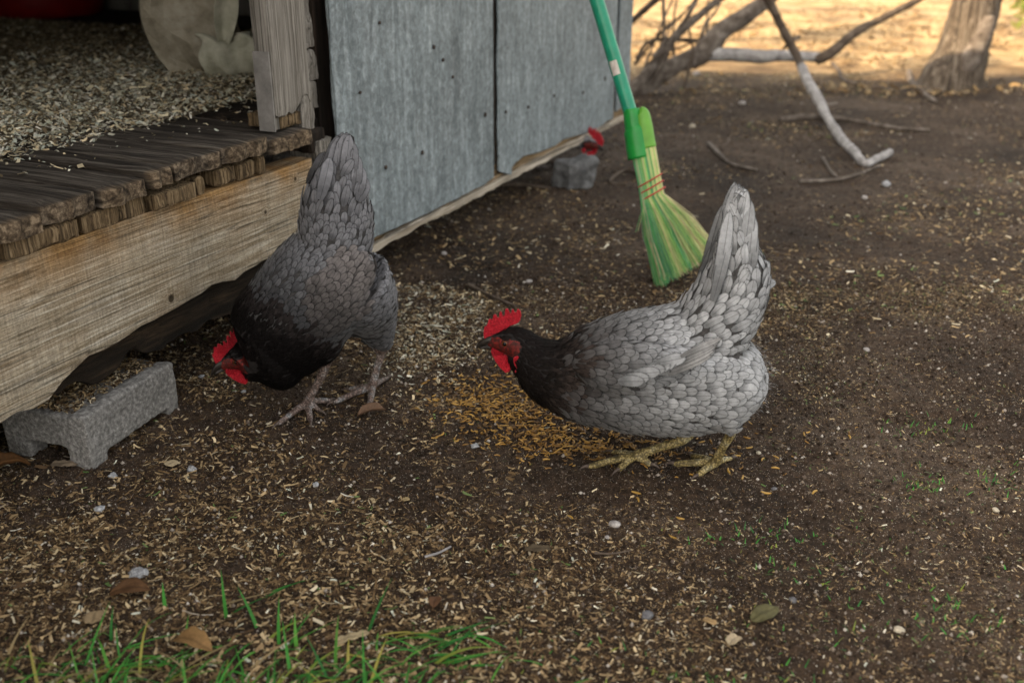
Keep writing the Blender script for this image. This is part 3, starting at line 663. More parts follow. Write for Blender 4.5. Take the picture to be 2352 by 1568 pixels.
        # loose strands of down
        if reg in ('body_plumage', 'tail_coverts') and fluffc:
            for (p, L, W, colr, lift) in items:
                if fluffc(p) <= 0: continue
                for _ in range(int(fluffc(p))):
                    _, nn_, _, _ = bvh.find_nearest(Vector(p)); nn_ = np.array(nn_); d = flow(p)+nn_*r_.uniform(.3, 1.0)+r_.normal(0, .35, 3); d /= flen(d)
                    lt = np.cross(nn_, d); lt /= flen(lt)+1e-9; q = p+r_.normal(0, .004, 3)+nn_*.003; LL = r_.uniform(.004, .009)
                    rows = [(q+d*LL*t-np.array([0, 0, .15*LL*t*t]), lt, nn_, .0005*(1-t*.8)) for t in (0, .5, 1)]; emit(rows, V, F, UV, CC, np.array(colr)*1.1)
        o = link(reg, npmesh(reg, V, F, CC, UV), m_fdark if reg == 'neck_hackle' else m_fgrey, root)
    # quills
    if quills:
        V, F, UV, CC = [], [], [], []
        for (a, b_, W, colr, bow, nrm) in quills:
            a, b_, nrm = np.array(a), np.array(b_), np.array(nrm, float); d = b_-a; L = flen(d); d /= L; lt = np.cross(nrm, d); lt /= flen(lt)
            rows = [(a+d*L*t+nrm*bow*math.sin(t*math.pi)+lt*bow*.5*t*t, lt, nrm, W*w) for t, w in zip((0, .15, .35, .6, .8, .93, 1), (.5, .8, 1, 1, .95, .72, .12))]
            emit(rows, V, F, UV, CC, colr)
        link('tail_feathers', npmesh('tail_feathers', V, F, CC, UV), m_fgrey, root)
    # head furniture
    def put(nm, me, mat): return link(nm, me, mat, root)
    MM = np.array(M)
    def cb(P):
        if 'combbend' in wing:
            k = wing['combbend']; zz = np.clip(P[:, 2]-.008, 0, None); P = P.copy(); P[:, 1] += k*np.sin(P[:, 0]*150+1.0)*zz*.9+k*zz*.4
        else: P[:, 1] += .0012*np.sin(P[:, 0]*260)
        return P
    put('comb', slab([(x*wing.get('csc', 1), .006+(z-.006)*wing.get('csc', 1)) for x, z in COMB], .0040, .0010, .0009, MM, cb, 2), m_red)
    for s in (1, -1):
        for nm, poly, y0, th, rx in (('wattle', WATT, .0078, .0052, .34), ('ear_lobe', LOBE, .0225, .0030, .12)):
            put(nm, slab(poly, th, .0010, .0004, MM@np.array(Matrix.Translation((0, s*y0, 0)) @ Matrix.Rotation(s*rx*(-1), 4, 'X')), None, 2), m_red)
        ey = bmesh.new(); bmesh.ops.create_uvsphere(ey, u_segments=20, v_segments=12, radius=.0046, matrix=Matrix(MM) @ Matrix.Translation((0, s*.0132, 0)))
        me_ = bpy.data.meshes.new('eye'); ey.to_mesh(me_); ey.free(); eo = put('eye', me_, m_eye)
        ey = bmesh.new(); bmesh.ops.create_uvsphere(ey, u_segments=16, v_segments=10, radius=.0031, matrix=Matrix(MM) @ Matrix.Translation((.0004, s*.0154, .0003)) @ Matrix.Diagonal((1, .95, 1, 1)))
        me_ = bpy.data.meshes.new('pupil'); ey.to_mesh(me_); ey.free(); link('pupil', me_, m_pupil, eo)
        # eye ring
        ey = bmesh.new(); pr = None; rg = []
        for k in range(24):
            a = 2*math.pi*k/24; c = Vector((.0062*math.cos(a), s*(.0148-.0012*abs(math.cos(a))), .0052*math.sin(a))); rg.append([ey.verts.new(Matrix(MM) @ (c+Vector((math.cos(a)*.0011*math.cos(b_), s*.0011*math.sin(b_), math.sin(a)*.0011*math.cos(b_))))) for b_ in [k2*math.pi/3 for k2 in range(6)]])
        for k in range(24):
            for j in range(6): ey.faces.new((rg[k][j], rg[k][(j+1) % 6], rg[(k+1) % 24][(j+1) % 6], rg[(k+1) % 24][j]))
        bmesh.ops.recalc_face_normals(ey, faces=ey.faces); me_ = bpy.data.meshes.new('eye_ring'); ey.to_mesh(me_); ey.free(); link('eye_ring', me_, m_face, eo)
    bk = bmesh.new()
    loft(bk, [hs(.012, .000, .0075, .0070), hs(.022, .000, .0064, .0056), hs(.030, -.0030, .0048, .0040), hs(.0365, -.0078, .0028, .0022), hs(.0392, -.0120, .0006, .0006)], 14, 5, lat)
    loft(bk, [hs(.014, -.0085, .0036, .0055), hs(.024, -.0098, .0028, .0042), hs(.033, -.0110, .0014, .0022), hs(.036, -.0112, .0004, .0004)], 12, 4, lat)
    put('beak', remesh(bk, .0009, 1), m_beak)
    for tip, d in claws:
        cb_ = bmesh.new(); tip, d = np.array(tip), np.array(d, float); d /= flen(d); up = np.array([0, 0, 1.])
        loft(cb_, [[*(tip-d*.001+up*.001), .0030, .0028], [*(tip+d*.004+up*.0012), .0024, .0020], [*(tip+d*.009-up*.0005), .0013, .0011], [*(tip+d*.0125-up*.003), .0003, .0003]], 10, 3)
        me_ = bpy.data.meshes.new('claw'); cb_.to_mesh(me_); cb_.free(); put('claw', me_, m_claw)
    return root

# --- pale hen, traced on its own median plane
H1 = np.array([.225, 1.262]); HH = gh(.225, 1.262)
def z1w(zx, zy, Y=H1[1]): return ony((1100+zx/1.96)*.9408, (400+zy/1.96)*.9408, Y)
def h1(zx, zy, y=0.): p = z1w(zx, zy, H1[1]-y); return np.array([H1[0]-p[0], y, p[2]-HH])
PX = .9408/1.96/1603
def st(zx, zy, rz, w, y=0.): return [*h1(zx, zy, y), rz*PX*.94, w]
eye1 = h1((465/5.6+50)*1.96, (835/5.6+280)*1.96)
def headm(e, yaw, pitch, roll=0, sc=1.): return Matrix.Translation(Vector(e)) @ Matrix.Rotation(yaw, 4, 'Z') @ Matrix.Rotation(pitch, 4, 'Y') @ Matrix.Rotation(roll, 4, 'X') @ Matrix.Scale(sc, 4)
M1 = headm(eye1, 0, R(2))
neck1 = [st(280, 838, 62, .0165), st(330, 865, 82, .021), st(390, 930, 118, .030), st(480, 990, 168, .045), st(600, 1020, 210, .062)]
body1 = [st(500, 1000, 160, .045), st(580, 1010, 212, .060), st(680, 1008, 246, .072), st(825, 998, 284, .083), st(990, 990, 306, .088), st(1140, 985, 316, .088), st(1280, 1005, 272, .082), st(1390, 1010, 200, .068), st(1455, 1010, 125, .048), st(1490, 1010, 35, .02)]
tail1 = [st(1180, 870, 185, .072), st(1270, 745, 178, .066), st(1345, 620, 160, .055), st(1375, 500, 132, .044), st(1365, 400, 88, .032), st(1365, 300, 66, .022), st(1375, 200, 50, .013), st(1385, 130, 26, .005)]
def gp1(zx, zy, z): p = onz((1100+zx/1.96)*.9408, (400+zy/1.96)*.9408, HH); return np.array([H1[0]-p[0], H1[1]-p[1], z])
def foot(hub, tips, hock, knee, hind, r=.0062, tr=.0070):
    ch = [[(knee, tr*1.5), (hock, tr*1.15), ((np.array(hock)*.5+np.array(hub)*.5), tr*.88), (hub, tr*1.1)]]
    cl = []
    for t in tips:
        hub_, t = np.array(hub), np.array(t); d = t-hub_; d[2] = 0; L = flen(d); 
        ch.append([(hub, tr*.9), (hub_*.68+t*.32+[0, 0, .001], r*.95), (hub_*.42+t*.58+[0, 0, .001], r*.82), (hub_*.16+t*.84, r*.80), (t, r*.5)]); cl.append((t+np.array([0, 0, .0]), d/L))
    t = np.array(hind); ch.append([(hub, tr*.8), (np.array(hub)*.5+t*.5+[0, 0, .002], r*.75), (t, r*.5)]); d = t-np.array(hub); d[2] = 0; cl.append((t, d/flen(d)))
    return ch, cl
zt = .0045
fA, cA = foot(gp1(880, 1432, .0125), [gp1(655, 1462, zt), gp1(800, 1478, zt), gp1(960, 1452, zt)], h1(1110, 1318, -.018), h1(1180, 1240, -.03), gp1(770, 1392, zt))
fB, cB = foot(gp1(1262, 1468, .0125), [gp1(1178, 1505, zt), gp1(1065, 1447, zt), gp1(1150, 1405, zt)], h1(1345, 1270, .028), h1(1310, 1170, .045), gp1(1345, 1432, .008))
th1 = [[st(1230, 1060, 170, .040, -.030), st(1210, 1170, 110, .030, -.030), st(1150, 1275, 52, .016, -.022)], [st(1250, 1060, 190, .042, .038), st(1300, 1160, 120, .032, .042), st(1340, 1245, 50, .016, .034)]]
LAV, SLATE = np.array([.352, .366, .386]), np.array([.17, .17, .175])
def inv1(p): return (H1[0]-p[0])
hz1 = {k: h1(*v) for k, v in dict(nk0=(330, 900), nk1=(560, 980), nk2=(700, 960), tb=(1250, 700), rump=(1400, 900), tl=(1375, 330)).items()}
x_n0, x_n1, x_n2 = hz1['nk0'][0], hz1['nk1'][0], hz1['nk2'][0]
def size1(p, hh):
    x, y, z = p
    if (hh[0]-.003)**2/.0235**2+(hh[2]+.003)**2/.017**2 < 1 and hh[2] < .0085: return 0, 0, '', None, 0
    if hh[0] > -.045 and abs(hh[2]) < .04: return .010, .0042, 'neck_hackle', (.009, .0065, .006), .0012
    # x decreases towards the tail; slanted hackle edge
    e = x-x_n1+.25*(z-hz1['nk1'][2])+rng.normal(0, .007)
    if e > 0: k = np.clip(e/.03, 0, 1); return .019-.006*k, .0075-.002*k, 'neck_hackle', tuple(np.array([.010, .0078, .007])*(1+(1-k)*4)), .002
    k = np.clip(-e/(.105+.6*max(0, .15-z)), 0, 1)**1.2; c = SLATE*np.array([.36, .33, .32])*(1-k)+LAV*k
    tt = z-(hz1['tb'][2]); tz = hz1['rump']
    if z > .235: 
        if z > .30: return .034, .0135, 'tail_coverts', tuple(LAV*.95), .003
        return .026, .0145, 'tail_coverts', tuple(LAV), .004
    wc = h1(930, 985); dx, dz = (x-wc[0])/.105, (z-wc[2]-(-(x-wc[0]))*.18)/.042
    if abs(y) > .045 and dx*dx+dz*dz < 1: return .0225, .0142, 'wing', tuple(c*.93), .0035
    if x < h1(1230, 900)[0] and z < h1(1300, 880)[2]: return .026, .018, 'body_plumage', tuple(LAV*1.12), .0035
    if z > .155 and x < h1(950, 0+800)[0]: return .021, .013, 'body_plumage', tuple(c*1.05), .0025
    return .0205, .0138, 'body_plumage', tuple(c), .0032
def fluff1(p): return 5 if (p[0] < h1(1400, 900)[0] and p[2] < h1(1450, 820)[2] and p[2] > .03) else (1 if p[2] < .05 else 0)
long1 = []
for s in (1, -1):
    for i in range(11):   # secondaries along the lower rear edge of the folded wing
        t = i/10; long1.append((h1(900+150*t, 1105-75*t, s*.11), (-1, 0, .12+.50*t), .034+.052*t, .0115, LAV*(.52+.09*(i % 3)), .005))
    for i in range(5): long1.append((h1(1040+15*i, 1010-22*i, s*.11), (-1, 0, .44+.02*i), .062, .0085, LAV*np.array([.80, .77, .74]), .005))
    for i in range(9): t = i/8; long1.append((h1(800+200*t, 1040-90*t, s*.11), (-1, 0, .10+.1*t), .034, .017, LAV*.8, .005))
wing1 = dict(csc=.90, long=long1, bumps=[(h1(960, 1000, s*.070), .105, .022, .040, R(-8)) for s in (1, -1)], dir=(-1, 0, .12))
q1 = []
for s in (1, -1):
    for i, (ax, ay, bx, by) in enumerate(((1255, 520, 1372, 80), (1290, 520, 1395, 92), (1330, 500, 1418, 110), (1360, 480, 1436, 160), (1390, 470, 1442, 225), (1400, 470, 1440, 300), (1240, 560, 1330, 200))):
        yb = s*(.010+.004*i); a = h1(ax, ay, 0); b_ = h1(bx, by, 0); a[1] = yb+s*.012; b_[1] = s*(.003+.0022*i)
        q1.append((a, b_, .019, tuple(LAV*rng.uniform(.62, 1.0)), .003*s, (0.0, s, .05)))
        a2, b2 = a+np.array([.004, s*.004, -.01]), b_+np.array([-.006*rng.uniform(0, 1), s*.004, -.030*rng.uniform(.5, 1.2)]); q1.append((a2, b2, .017, tuple(LAV*rng.uniform(.7, 1.05)), .004*s, (.1, s, .05)))
for i in range(16):   # ragged covert tips at the back of the tail
    t = i/15; a = h1(1400-30*t, 430+330*t, 0); b_ = h1(1500+25*math.sin(i*2.1)+(55 if i in (2, 6) else 0)-20*abs(t-.4), 440+310*t, 0); s = (-1)**i; a[1] = s*.020; b_[1] = s*.006
    q1.append((a, b_, .018, tuple(LAV*rng.uniform(.85, 1.1)), .002*s, (0, s, .2)))
build_hen('hen', 'pale lavender grey hen with dark head walking on bare soil, tail held straight up', (H1[0], H1[1], HH), math.pi, M1, neck1, body1, tail1, th1, [fA, fB], m_legy, cA+cB, None, wing1, size1, 11, 'hens pecking in the yard', q1, 1.0, fluff1)
# --- slate hen bending down beside the threshold
yaw2 = R(180+20); hd = np.array([math.cos(yaw2), math.sin(yaw2)]); lf2 = np.array([-hd[1], hd[0]]); H2 = np.array([-.278, 1.488]); HH2 = gh(*H2)
def toL2(P): q = np.array(P[:2])-H2; return np.array([q@hd, q@lf2, P[2]-HH2])
def h2d(px, py, y=0.):
    r = ray(px, py); c = H2@lf2+y; t = c/(r[:2]@lf2); return toL2([r[0]*t, r[1]*t, CAMH+r[2]*t])
def h2(zx, zy, y=0.): return h2d(423.4+.48*zx, 282.2+.48*zy, y)
def s2(zx, zy, rz, w, y=0.): return [*h2(zx, zy, y), rz*.48/1450*.94, w]
def g2(px, py, z): return toL2([*onz(px, py, HH2)[:2], z+HH2])
M2 = headm(h2d(536, 822, .004), R(8), R(16), R(-4), 1.02)
nk_root = np.array(M2)@np.array([-.022, 0, -.006, 1])
neck2 = [[*(nk_root[:3]), .019, .018], s2(292, 1122, 118, .038), s2(325, 1106, 178, .054), s2(374, 1080, 238, .070), s2(450, 1030, 225, .066)]
body2 = [s2(378, 1080, 220, .064), s2(450, 1008, 262, .078), s2(545, 905, 268, .084), s2(635, 795, 268, .086), s2(715, 695, 245, .082), s2(775, 640, 175, .066), s2(835, 640, 105, .045), s2(875, 645, 30, .02)]
tail2 = [s2(715, 590, 180, .066), s2(728, 470, 178, .056), s2(728, 380, 162, .048), s2(745, 280, 122, .036), s2(760, 190, 68, .023), s2(768, 115, 42, .013), s2(780, 70, 20, .005)]
th2 = [[s2(640, 900, 190, .045, .030), s2(665, 1040, 110, .030, .030), s2(665, 1130, 48, .016, .022)], [s2(790, 800, 235, .075, .0), s2(850, 860, 190, .062, -.006), s2(900, 940, 130, .042, -.016), s2(935, 1035, 70, .024, -.020), s2(945, 1095, 36, .014, -.018)]]
fA2, cA2 = foot(g2(708, 940, .0125), [g2(638, 980, zt), g2(714, 975, zt), g2(760, 925, zt)], h2(665, 1190, .020), h2(690, 1090, .026), g2(736, 950, zt))
fB2, cB2 = foot(g2(857, 903, .0125), [g2(848, 950, zt), g2(765, 930, zt), g2(800, 900, zt)], h2(940, 1090, -.018), h2(910, 980, -.026), g2(893, 872, zt))
nb2 = h2(515, 935); ax2 = (h2(385, 1085)-h2(700, 680)); ax2 /= flen(ax2)
G2 = np.array([.168, .170, .186])
cw = h2(700, 800)
def size2(p, hh):
    if (hh[0]-.003)**2/.0235**2+(hh[2]+.003)**2/.017**2 < 1 and hh[2] < .0085: return 0, 0, '', None, 0
    if hh[0] > -.045 and abs(hh[2]) < .04 and abs(hh[1]) < .04: return .010, .0042, 'neck_hackle', (.006, .005, .005), .0012
    e = (p-nb2)@ax2+.10*p[1]+rng.normal(0, .008)
    if e > 0: k = np.clip(e/.03, 0, 1); return .019-.006*k, .0075-.002*k, 'neck_hackle', tuple(np.array([.006, .005, .005])*(1+(1-k)*4)), .002
    k = np.clip(-e/.10, 0, 1); c = np.array([.035, .036, .040])*(1-k)+G2*k; z = p[2]
    if z > h2(720, 430)[2]: return .029, .0125, 'tail_coverts', tuple(G2*1.05), .004
    dx = p-h2(730, 830, .07); a_ = dx@ax2; v_ = dx[2]*.6-dx[0]*.8
    if p[1] > .04 and (a_/.075)**2+((flen(dx)**2-a_**2)**.5/.05)**2 < 1: return .0205, .0125, 'wing', tuple(c*np.array([1.0, .90, .82])), .0035
    if p[1] < -.04 and abs(e+.10) < .06: return .020, .014, 'wing', tuple(c), .0035
    return .0185, .0105, 'body_plumage', tuple(c*1.05), .0028
q2 = []
for s in (1, -1):
    for i, (ax, ay, bx, by) in enumerate(((660, 300, 745, 60), (690, 300, 770, 45), (740, 290, 790, 45), (770, 290, 805, 80), (790, 300, 822, 140), (800, 320, 845, 200), (800, 340, 868, 255), (620, 330, 690, 150))):
        a = h2(ax, ay); b_ = h2(bx, by); a[1] = s*(.022+.004*i); b_[1] = s*(.003+.0025*i); q2.append((a, b_, .021, tuple(G2*rng.uniform(.85, 1.2)), .003*s, (0, s, .05)))
q2_unused = [(h2(430, 575, .0), h2(418, 490, -.002), .006, (.03, .03, .03), .004, (0, 1, .2)), (h2(478, 480, -.01), h2(492, 415, -.01), .005, (.03, .03, .03), .003, (0, 1, .2))]
wing2 = dict(csc=.86, bumps=[(h2(700, 830, .062), .085, .020, .040, R(42)), (h2(640, 800, -.062), .085, .020, .040, R(42))], combbend=.35, dir=tuple(-ax2*.9))
build_hen('hen', 'dark slate hen with black neck bending down to peck beside the worn shed threshold', (H2[0], H2[1], HH2), yaw2, M2, neck2, body2, tail2, th2, [fA2, fB2], m_legg, cA2+cB2, None, wing2, size2, 12, 'hens pecking in the yard', q2, 1.1, lambda p: 2 if (p[0] < -.06 and p[2] < .2) else 0)
# --- third hen pecking below the raised shed wall, far and blurred
neck3 = [[.135, 0, .085, .019, .018], [.115, 0, .098, .028, .026], [.09, 0, .112, .04, .036], [.05, 0, .128, .058, .05]]
body3 = [[.07, 0, .12, .048, .045], [.03, 0, .128, .068, .062], [-.03, 0, .135, .080, .075], [-.10, 0, .145, .075, .07], [-.155, 0, .15, .05, .045], [-.185, 0, .155, .018, .018]]
tail3 = [[-.13, 0, .165, .05, .042], [-.18, 0, .20, .038, .03], [-.22, 0, .225, .02, .012]]
th3 = [[[-.02, s*.03, .10, .04, .035], [-.025, s*.035, .07, .025, .022], [-.03, s*.032, .05, .012, .012]] for s in (1, -1)]
f3, c3 = [], []
for s, dx in ((1, .02), (-1, -.03)):
    a, b_ = foot((dx, s*.03, .012), [(dx+.06, s*.03, zt), (dx+.045, s*.03+.03, zt), (dx+.045, s*.03-.03, zt)], (-.03, s*.032, .055), (-.02, s*.034, .09), (dx-.03, s*.03, zt)); f3.append(a); c3 += b_
M3 = headm((.160, 0, .088), 0, R(14))
def size3(p, hh):
    if (hh[0]-.003)**2/.0235**2+(hh[2]+.003)**2/.017**2 < 1 and hh[2] < .0085: return 0, 0, '', None, 0
    if p[0] > .07: return .014, .007, 'neck_hackle', (.24, .24, .25), .002
    return .026, .019, 'body_plumage', (.46, .48, .50), .003
hx, hy = .10, 3.17
build_hen('hen', 'grey hen pecking in the dark gap below the far end of the grey wall', (hx, hy, gh(hx, hy)), R(-22), M3, neck3, body3, tail3, th3, f3, m_legg, c3, None, dict(bumps=()), size3, 13, 'hens pecking in the yard', (), .3, None, .0036)
# ------------------------------------------------------------------ broom leaning on the wall
def orient(a, b_):
    a, b_ = Vector(a), Vector(b_); return Matrix.Translation(a) @ (b_-a).to_track_quat('Z', 'Y').to_matrix().to_4x4()
def simple(name, bm, mat, parent=None, smooth=True):
    bmesh.ops.recalc_face_normals(bm, faces=bm.faces); me = bpy.data.meshes.new(name); bm.to_mesh(me); bm.free(); return link(name, me, mat, parent, smooth)
def plastic(name, c, rough=.35, var=.25):
    m, nt, b = newmat(name); v = coords(nt); n = noise(nt, v, 30, 4, .6)
    nt.links.new(mix(nt, c, tuple(x*(1-var) for x in c), ramp(nt, n, [(.35, g(0)), (.7, g(1))])), b.inputs['Base Color']); b.inputs['Roughness'].default_value = rough; b.inputs['Specular IOR Level'].default_value = .45; return m
m_handle = plastic('turquoise_plastic', (.012, .27, .155)); m_green = plastic('green_plastic', (.008, .25, .035), .4); m_lime = plastic('lime_plastic', (.13, .36, .04), .5)
m_label = speckle('paper_label', (.35, .28, .25), (.55, .50, .46), (.7, .66, .62), 60); m_cord = plastic('red_cord', (.50, .07, .05), .6)
m_bris = colmat('bristle', .6, 60, .25, .2)
def axpt(py): return np.array([1449-.300*(262-py), py])
wall_hit = None
for yy in range(-200, -3000, -20):
    x_, y_ = axpt(yy); r = ray(x_, y_); t = (F0@FN+.02)/(r[:2]@FN); P_ = r*t+np.array([0, 0, CAMH])
    b0 = onz(*axpt(650))
    if flen(P_-b0) > 1.42 or yy < -2900: wall_hit = P_; break
AX0, AX1 = onz(*axpt(650)), wall_hit; AXD = (AX1-AX0)/flen(AX1-AX0)
def axat(py):   # point of the broom's axis seen at that height
    x_, y_ = axpt(py); r = ray(x_, y_); A = np.array([r, -AXD]).T; sol = np.linalg.lstsq(A, AX0-np.array([0, 0, CAMH]), rcond=None)[0]; return AX0+AXD*sol[1]
broom = empty('broom', AX0, 0); tag(broom, 'green and yellow straw broom with turquoise handle leaning against the grey shed', 'broom')
def brl(P): return np.asarray(P)-AX0
def tube_world(bm, pts, seg=16, sub=3, lat=(1, 0, 0)): loft(bm, [[*p, r, r] for p, r in pts], seg, sub, lat)
bm = bmesh.new(); tube_world(bm, [(brl(axat(265)), .0150), (brl(axat(150)), .0150), (brl(AX1*.5+axat(150)*.5), .0150), (brl(AX1), .0150)]); simple('handle', bm, m_handle, broom)
bm = bmesh.new(); pa, pb_ = brl(axat(172)), brl(axat(140)); tocam = np.array([0, 0, CAMH])-AX0-pa; tocam -= AXD*(tocam@AXD); tocam /= flen(tocam); sd_ = np.cross(AXD, tocam)
for k in range(6):
    pass
rows_ = [[bm.verts.new(c+tocam*.0154*math.cos(a)+sd_*.0154*math.sin(a)) for a in [R(-52+k*13) for k in range(6)]] for c in (pa, pb_)]
for k in range(5): bm.faces.new((rows_[0][k], rows_[0][k+1], rows_[1][k+1], rows_[1][k]))
simple('sticker', bm, m_label, broom)
# world frame of the broom head: u across (seen), w = depth
U = sd_ if (sd_[0] > 0) else -sd_; Wd_ = tocam
sc_b = 2326/2.15
def bh(px, py, dw=0.): c = axat(py); x0 = axpt(py)[0]; return brl(c)+U*((px-x0)*flen(axat(py)-np.array([0, 0, CAMH]))/2326/1.0)+Wd_*dw
bm = bmesh.new(); loft(bm, [[*bh(1450, 252), .0175, .0175], [*bh(1453, 278), .0180, .0180], [*bh(1455, 290), .0185, .0190], [*bh(1458, 300), .021, .023], [*bh(1463, 330), .021, .024], [*bh(1469, 360), .021, .025]], 20, 4, U); simple('socket', bm, m_green, broom)
bm = bmesh.new(); loft(bm, [[*bh(1468, 262, .000), .006, .008], [*bh(1474, 268, .000), .014, .015], [*bh(1478, 290, .000), .016, .018], [*bh(1481, 318, .000), .016, .020], [*bh(1485, 344, .000), .016, .021]], 16, 4, U); simple('cap', bm, m_lime, broom)
nb = 2800; V, F, C = [], [], []
pe_l, pe_r = brl(onz(1512, 655)), brl(ony(1646, 572, 2.10))
palb = [np.array(c) for c in ((.16, .56, .18), (.42, .74, .24), (.82, .84, .36), (.92, .82, .50), (.19, .50, .26), (.62, .82, .34))]
for i in range(nb):
    u = rng.uniform(-1, 1); w = rng.uniform(-1, 1)*math.sqrt(max(0, 1-u*u*.9)); t = (u+1)/2
    stripe = vnoise(np.array([u*5.5, 3.3]), 1, 2)+.35*rng.normal(); idx = int(np.clip((stripe+1)*3+.3, 0, 5)); idx = [4, 0, 1, 5, 2, 3][idx]
    if t < .22 and rng.uniform() < .7: idx = rng.choice([0, 4])
    col = palb[idx]*rng.uniform(.75, 1.12)
    p0 = bh(1478, 345)+U*u*.026+Wd_*w*.016; p1 = bh(1492, 415)+U*u*.025+Wd_*w*.016; p2 = bh(1498, 450)+U*u*.026+Wd_*w*.017
    e = pe_l*(1-t)+pe_r*t+Wd_*(w*.035)+rng.normal(0, .004, 3); e = e+(e-p2)*rng.uniform(-.10, .03)
    if t > .1: e[2] = max(e[2], gh(*(e+AX0)[:2])+.002)
    mid = p2*.55+e*.45+U*(.004*u)+rng.normal(0, .0025, 3)
    if i < 22:  e = p2*.6+e*.4+(-U)*rng.uniform(.02, .045)+rng.normal(0, .01, 3) if i < 12 else e+U*.01; mid = (p2+e)/2
    pts = [p0, p1, p2, mid, e]; rr = .00085; b0_ = len(V)
    for k, p in enumerate(pts):
        q_ = rr*(1-.12*k); V += [p-U*q_, p+U*q_, p+Wd_*q_*1.4]; C += [col]*3
    for k in range(4):
        a = b0_+k*3; F += [(a, a+1, a+4, a+3), (a+1, a+2, a+5, a+4), (a+2, a, a+3, a+5)]
link('bristles', npmesh('bristles', V, F, C), m_bris, broom, False)
for py in (414, 429, 444):
    bm = bmesh.new(); c = bh(1493+(py-414)*.25, py); ring = []
    for k in range(28):
        a = 2*math.pi*k/28; d_ = U*math.cos(a)*.0275+Wd_*math.sin(a)*.0190+AXD*(.006*math.cos(a)); ctr = c+d_; o_ = d_/flen(d_)
        ring.append([bm.verts.new(ctr+o_*.0018*math.cos(q)+AXD*.0018*math.sin(q)) for q in [k2*math.pi/3 for k2 in range(6)]])
    for k in range(28):
        for j in range(6): bm.faces.new((ring[k][j], ring[k][(j+1) % 6], ring[(k+1) % 28][(j+1) % 6], ring[(k+1) % 28][j]))
    simple('binding_cord', bm, m_cord, broom)

# ------------------------------------------------------------------ concrete half block, carrying the beam
def jitter(me, amp, sc, seed=0):
    n = len(me.vertices); P = np.empty(n*3); me.vertices.foreach_get('co', P); P = P.reshape(-1, 3); Nn = np.empty(n*3); me.vertices.foreach_get('normal', Nn)
    P += Nn.reshape(-1, 3)*(amp*fbm(P, sc, 4, seed))[:, None]; me.vertices.foreach_set('co', P.ravel()); me.update(); return me
bl = np.array([-.600, 1.268]); ba = math.atan2(.196, .064)
bm = bmesh.new()
for lo, hi in (((0, 0, .044), (.208, .150, .080)), ((0, 0, -.01), (.036, .040, .06)), ((0, .105, -.01), (.036, .150, .06)), ((.03, 0, .012), (.208, .030, .080)), ((.18, .0, .0), (.208, .15, .06)), ((0, .0, .030), (.208, .024, .083)), ((0, 0, .03), (.024, .15, .06))):
    lo, hi = Vector(lo), Vector(hi); bmesh.ops.create_cube(bm, size=1, matrix=Matrix.Translation((lo+hi)/2) @ Matrix.Diagonal((*(hi-lo), 1)))
me = jitter(remesh(bm, .0028, 7, .6), .0022, 60, 3); jitter(me, .0007, 400, 4)
blk_o = link('concrete_block', me, m_conc); blk_o.location = (bl[0], bl[1], gh(*bl)); blk_o.rotation_euler = (0, 0, ba)
tag(blk_o, 'broken grey concrete half block wedged under the shed beam, shavings on top', 'concrete block')
cb_, sb_ = math.cos(ba), math.sin(ba)
def b2w(u, v, z): return np.stack([bl[0]+cb_*u-sb_*v, bl[1]+sb_*u+cb_*v, gh(*bl)+z+0*u], -1)
n = 3200; u = rng.uniform(.01, .20, n); v = rng.uniform(0, 1, n)**.7*.125+.022+.0*u; hgt = .0815+.012*np.clip((v-.05)/.06, 0, 1)*rng.uniform(0, 1, n)
add(*chips(b2w(u, v, hgt), rng.uniform(.004, .012, n), rng.uniform(.0015, .004, n), rng.uniform(0, 6.28, n), rng.normal(0, .3, n), rng.normal(0, .4, n), rng.uniform(-.1, .3, n), palette(TAN, n)))
flush('wood_shavings', m_chip, label='tan shavings heaped on the broken concrete block', cat='wood shavings')
def lump(name, loc, size, mat, label, cat, amp=.25, seed=0, group=None, rot=(0, 0, 0), sub=3):
    bm = bmesh.new(); bmesh.ops.create_icosphere(bm, subdivisions=sub, radius=1)
    P = np.array([v.co for v in bm.verts]); D = 1+amp*fbm(P, 1.6, 3, seed)+amp*.3*fbm(P, 6, 2, seed)
    for v, p, d in zip(bm.verts, P, D): v.co = Vector(p*d*np.array(size))
    o = simple(name, bm, mat); o.location = loc; o.rotation_euler = rot; return tag(o, label, cat, group)
p = onz(232, 838, .09); lump('bark_chunk', (p[0], p[1], .095), (.035, .02, .014), m_dark, 'dark rotten lump of bark between the beam and the concrete block', 'bark chunk', .5, 5, rot=(0, 0, 1))
def rot_shape(P2, P):
    P2 = P2.copy(); s_ = np.stack([P[:, 0], P[:, 0]*0], -1); w = np.clip(1-(P[:, 2]-P[:, 2].min())/.06, 0, 1); P2[:, 2] += w*.035*fbm(s_, 14, 3, 8); P2[:, 1] += .01*fbm(P, 12, 3, 9); return P2
m_rot_shade = wood('rotten_shade_wood', (.006, .004, .002), (.018, .012, .007), (.055, .036, .02), 'x', 30, bumpd=.006)  # rotten wood, colour darkened further for deep shade under the beam
rough_box('rotten_board', (-.83, .028, .100), (-.16, .055, .22), m_rot_shade, shed, .012, .005, 30, 77, rot_shape)
rough_box('rotten_board', (-2.4, .05, .03), (-1.05, .08, .20), m_dark, shed, .02, .005, 30, 78, rot_shape)

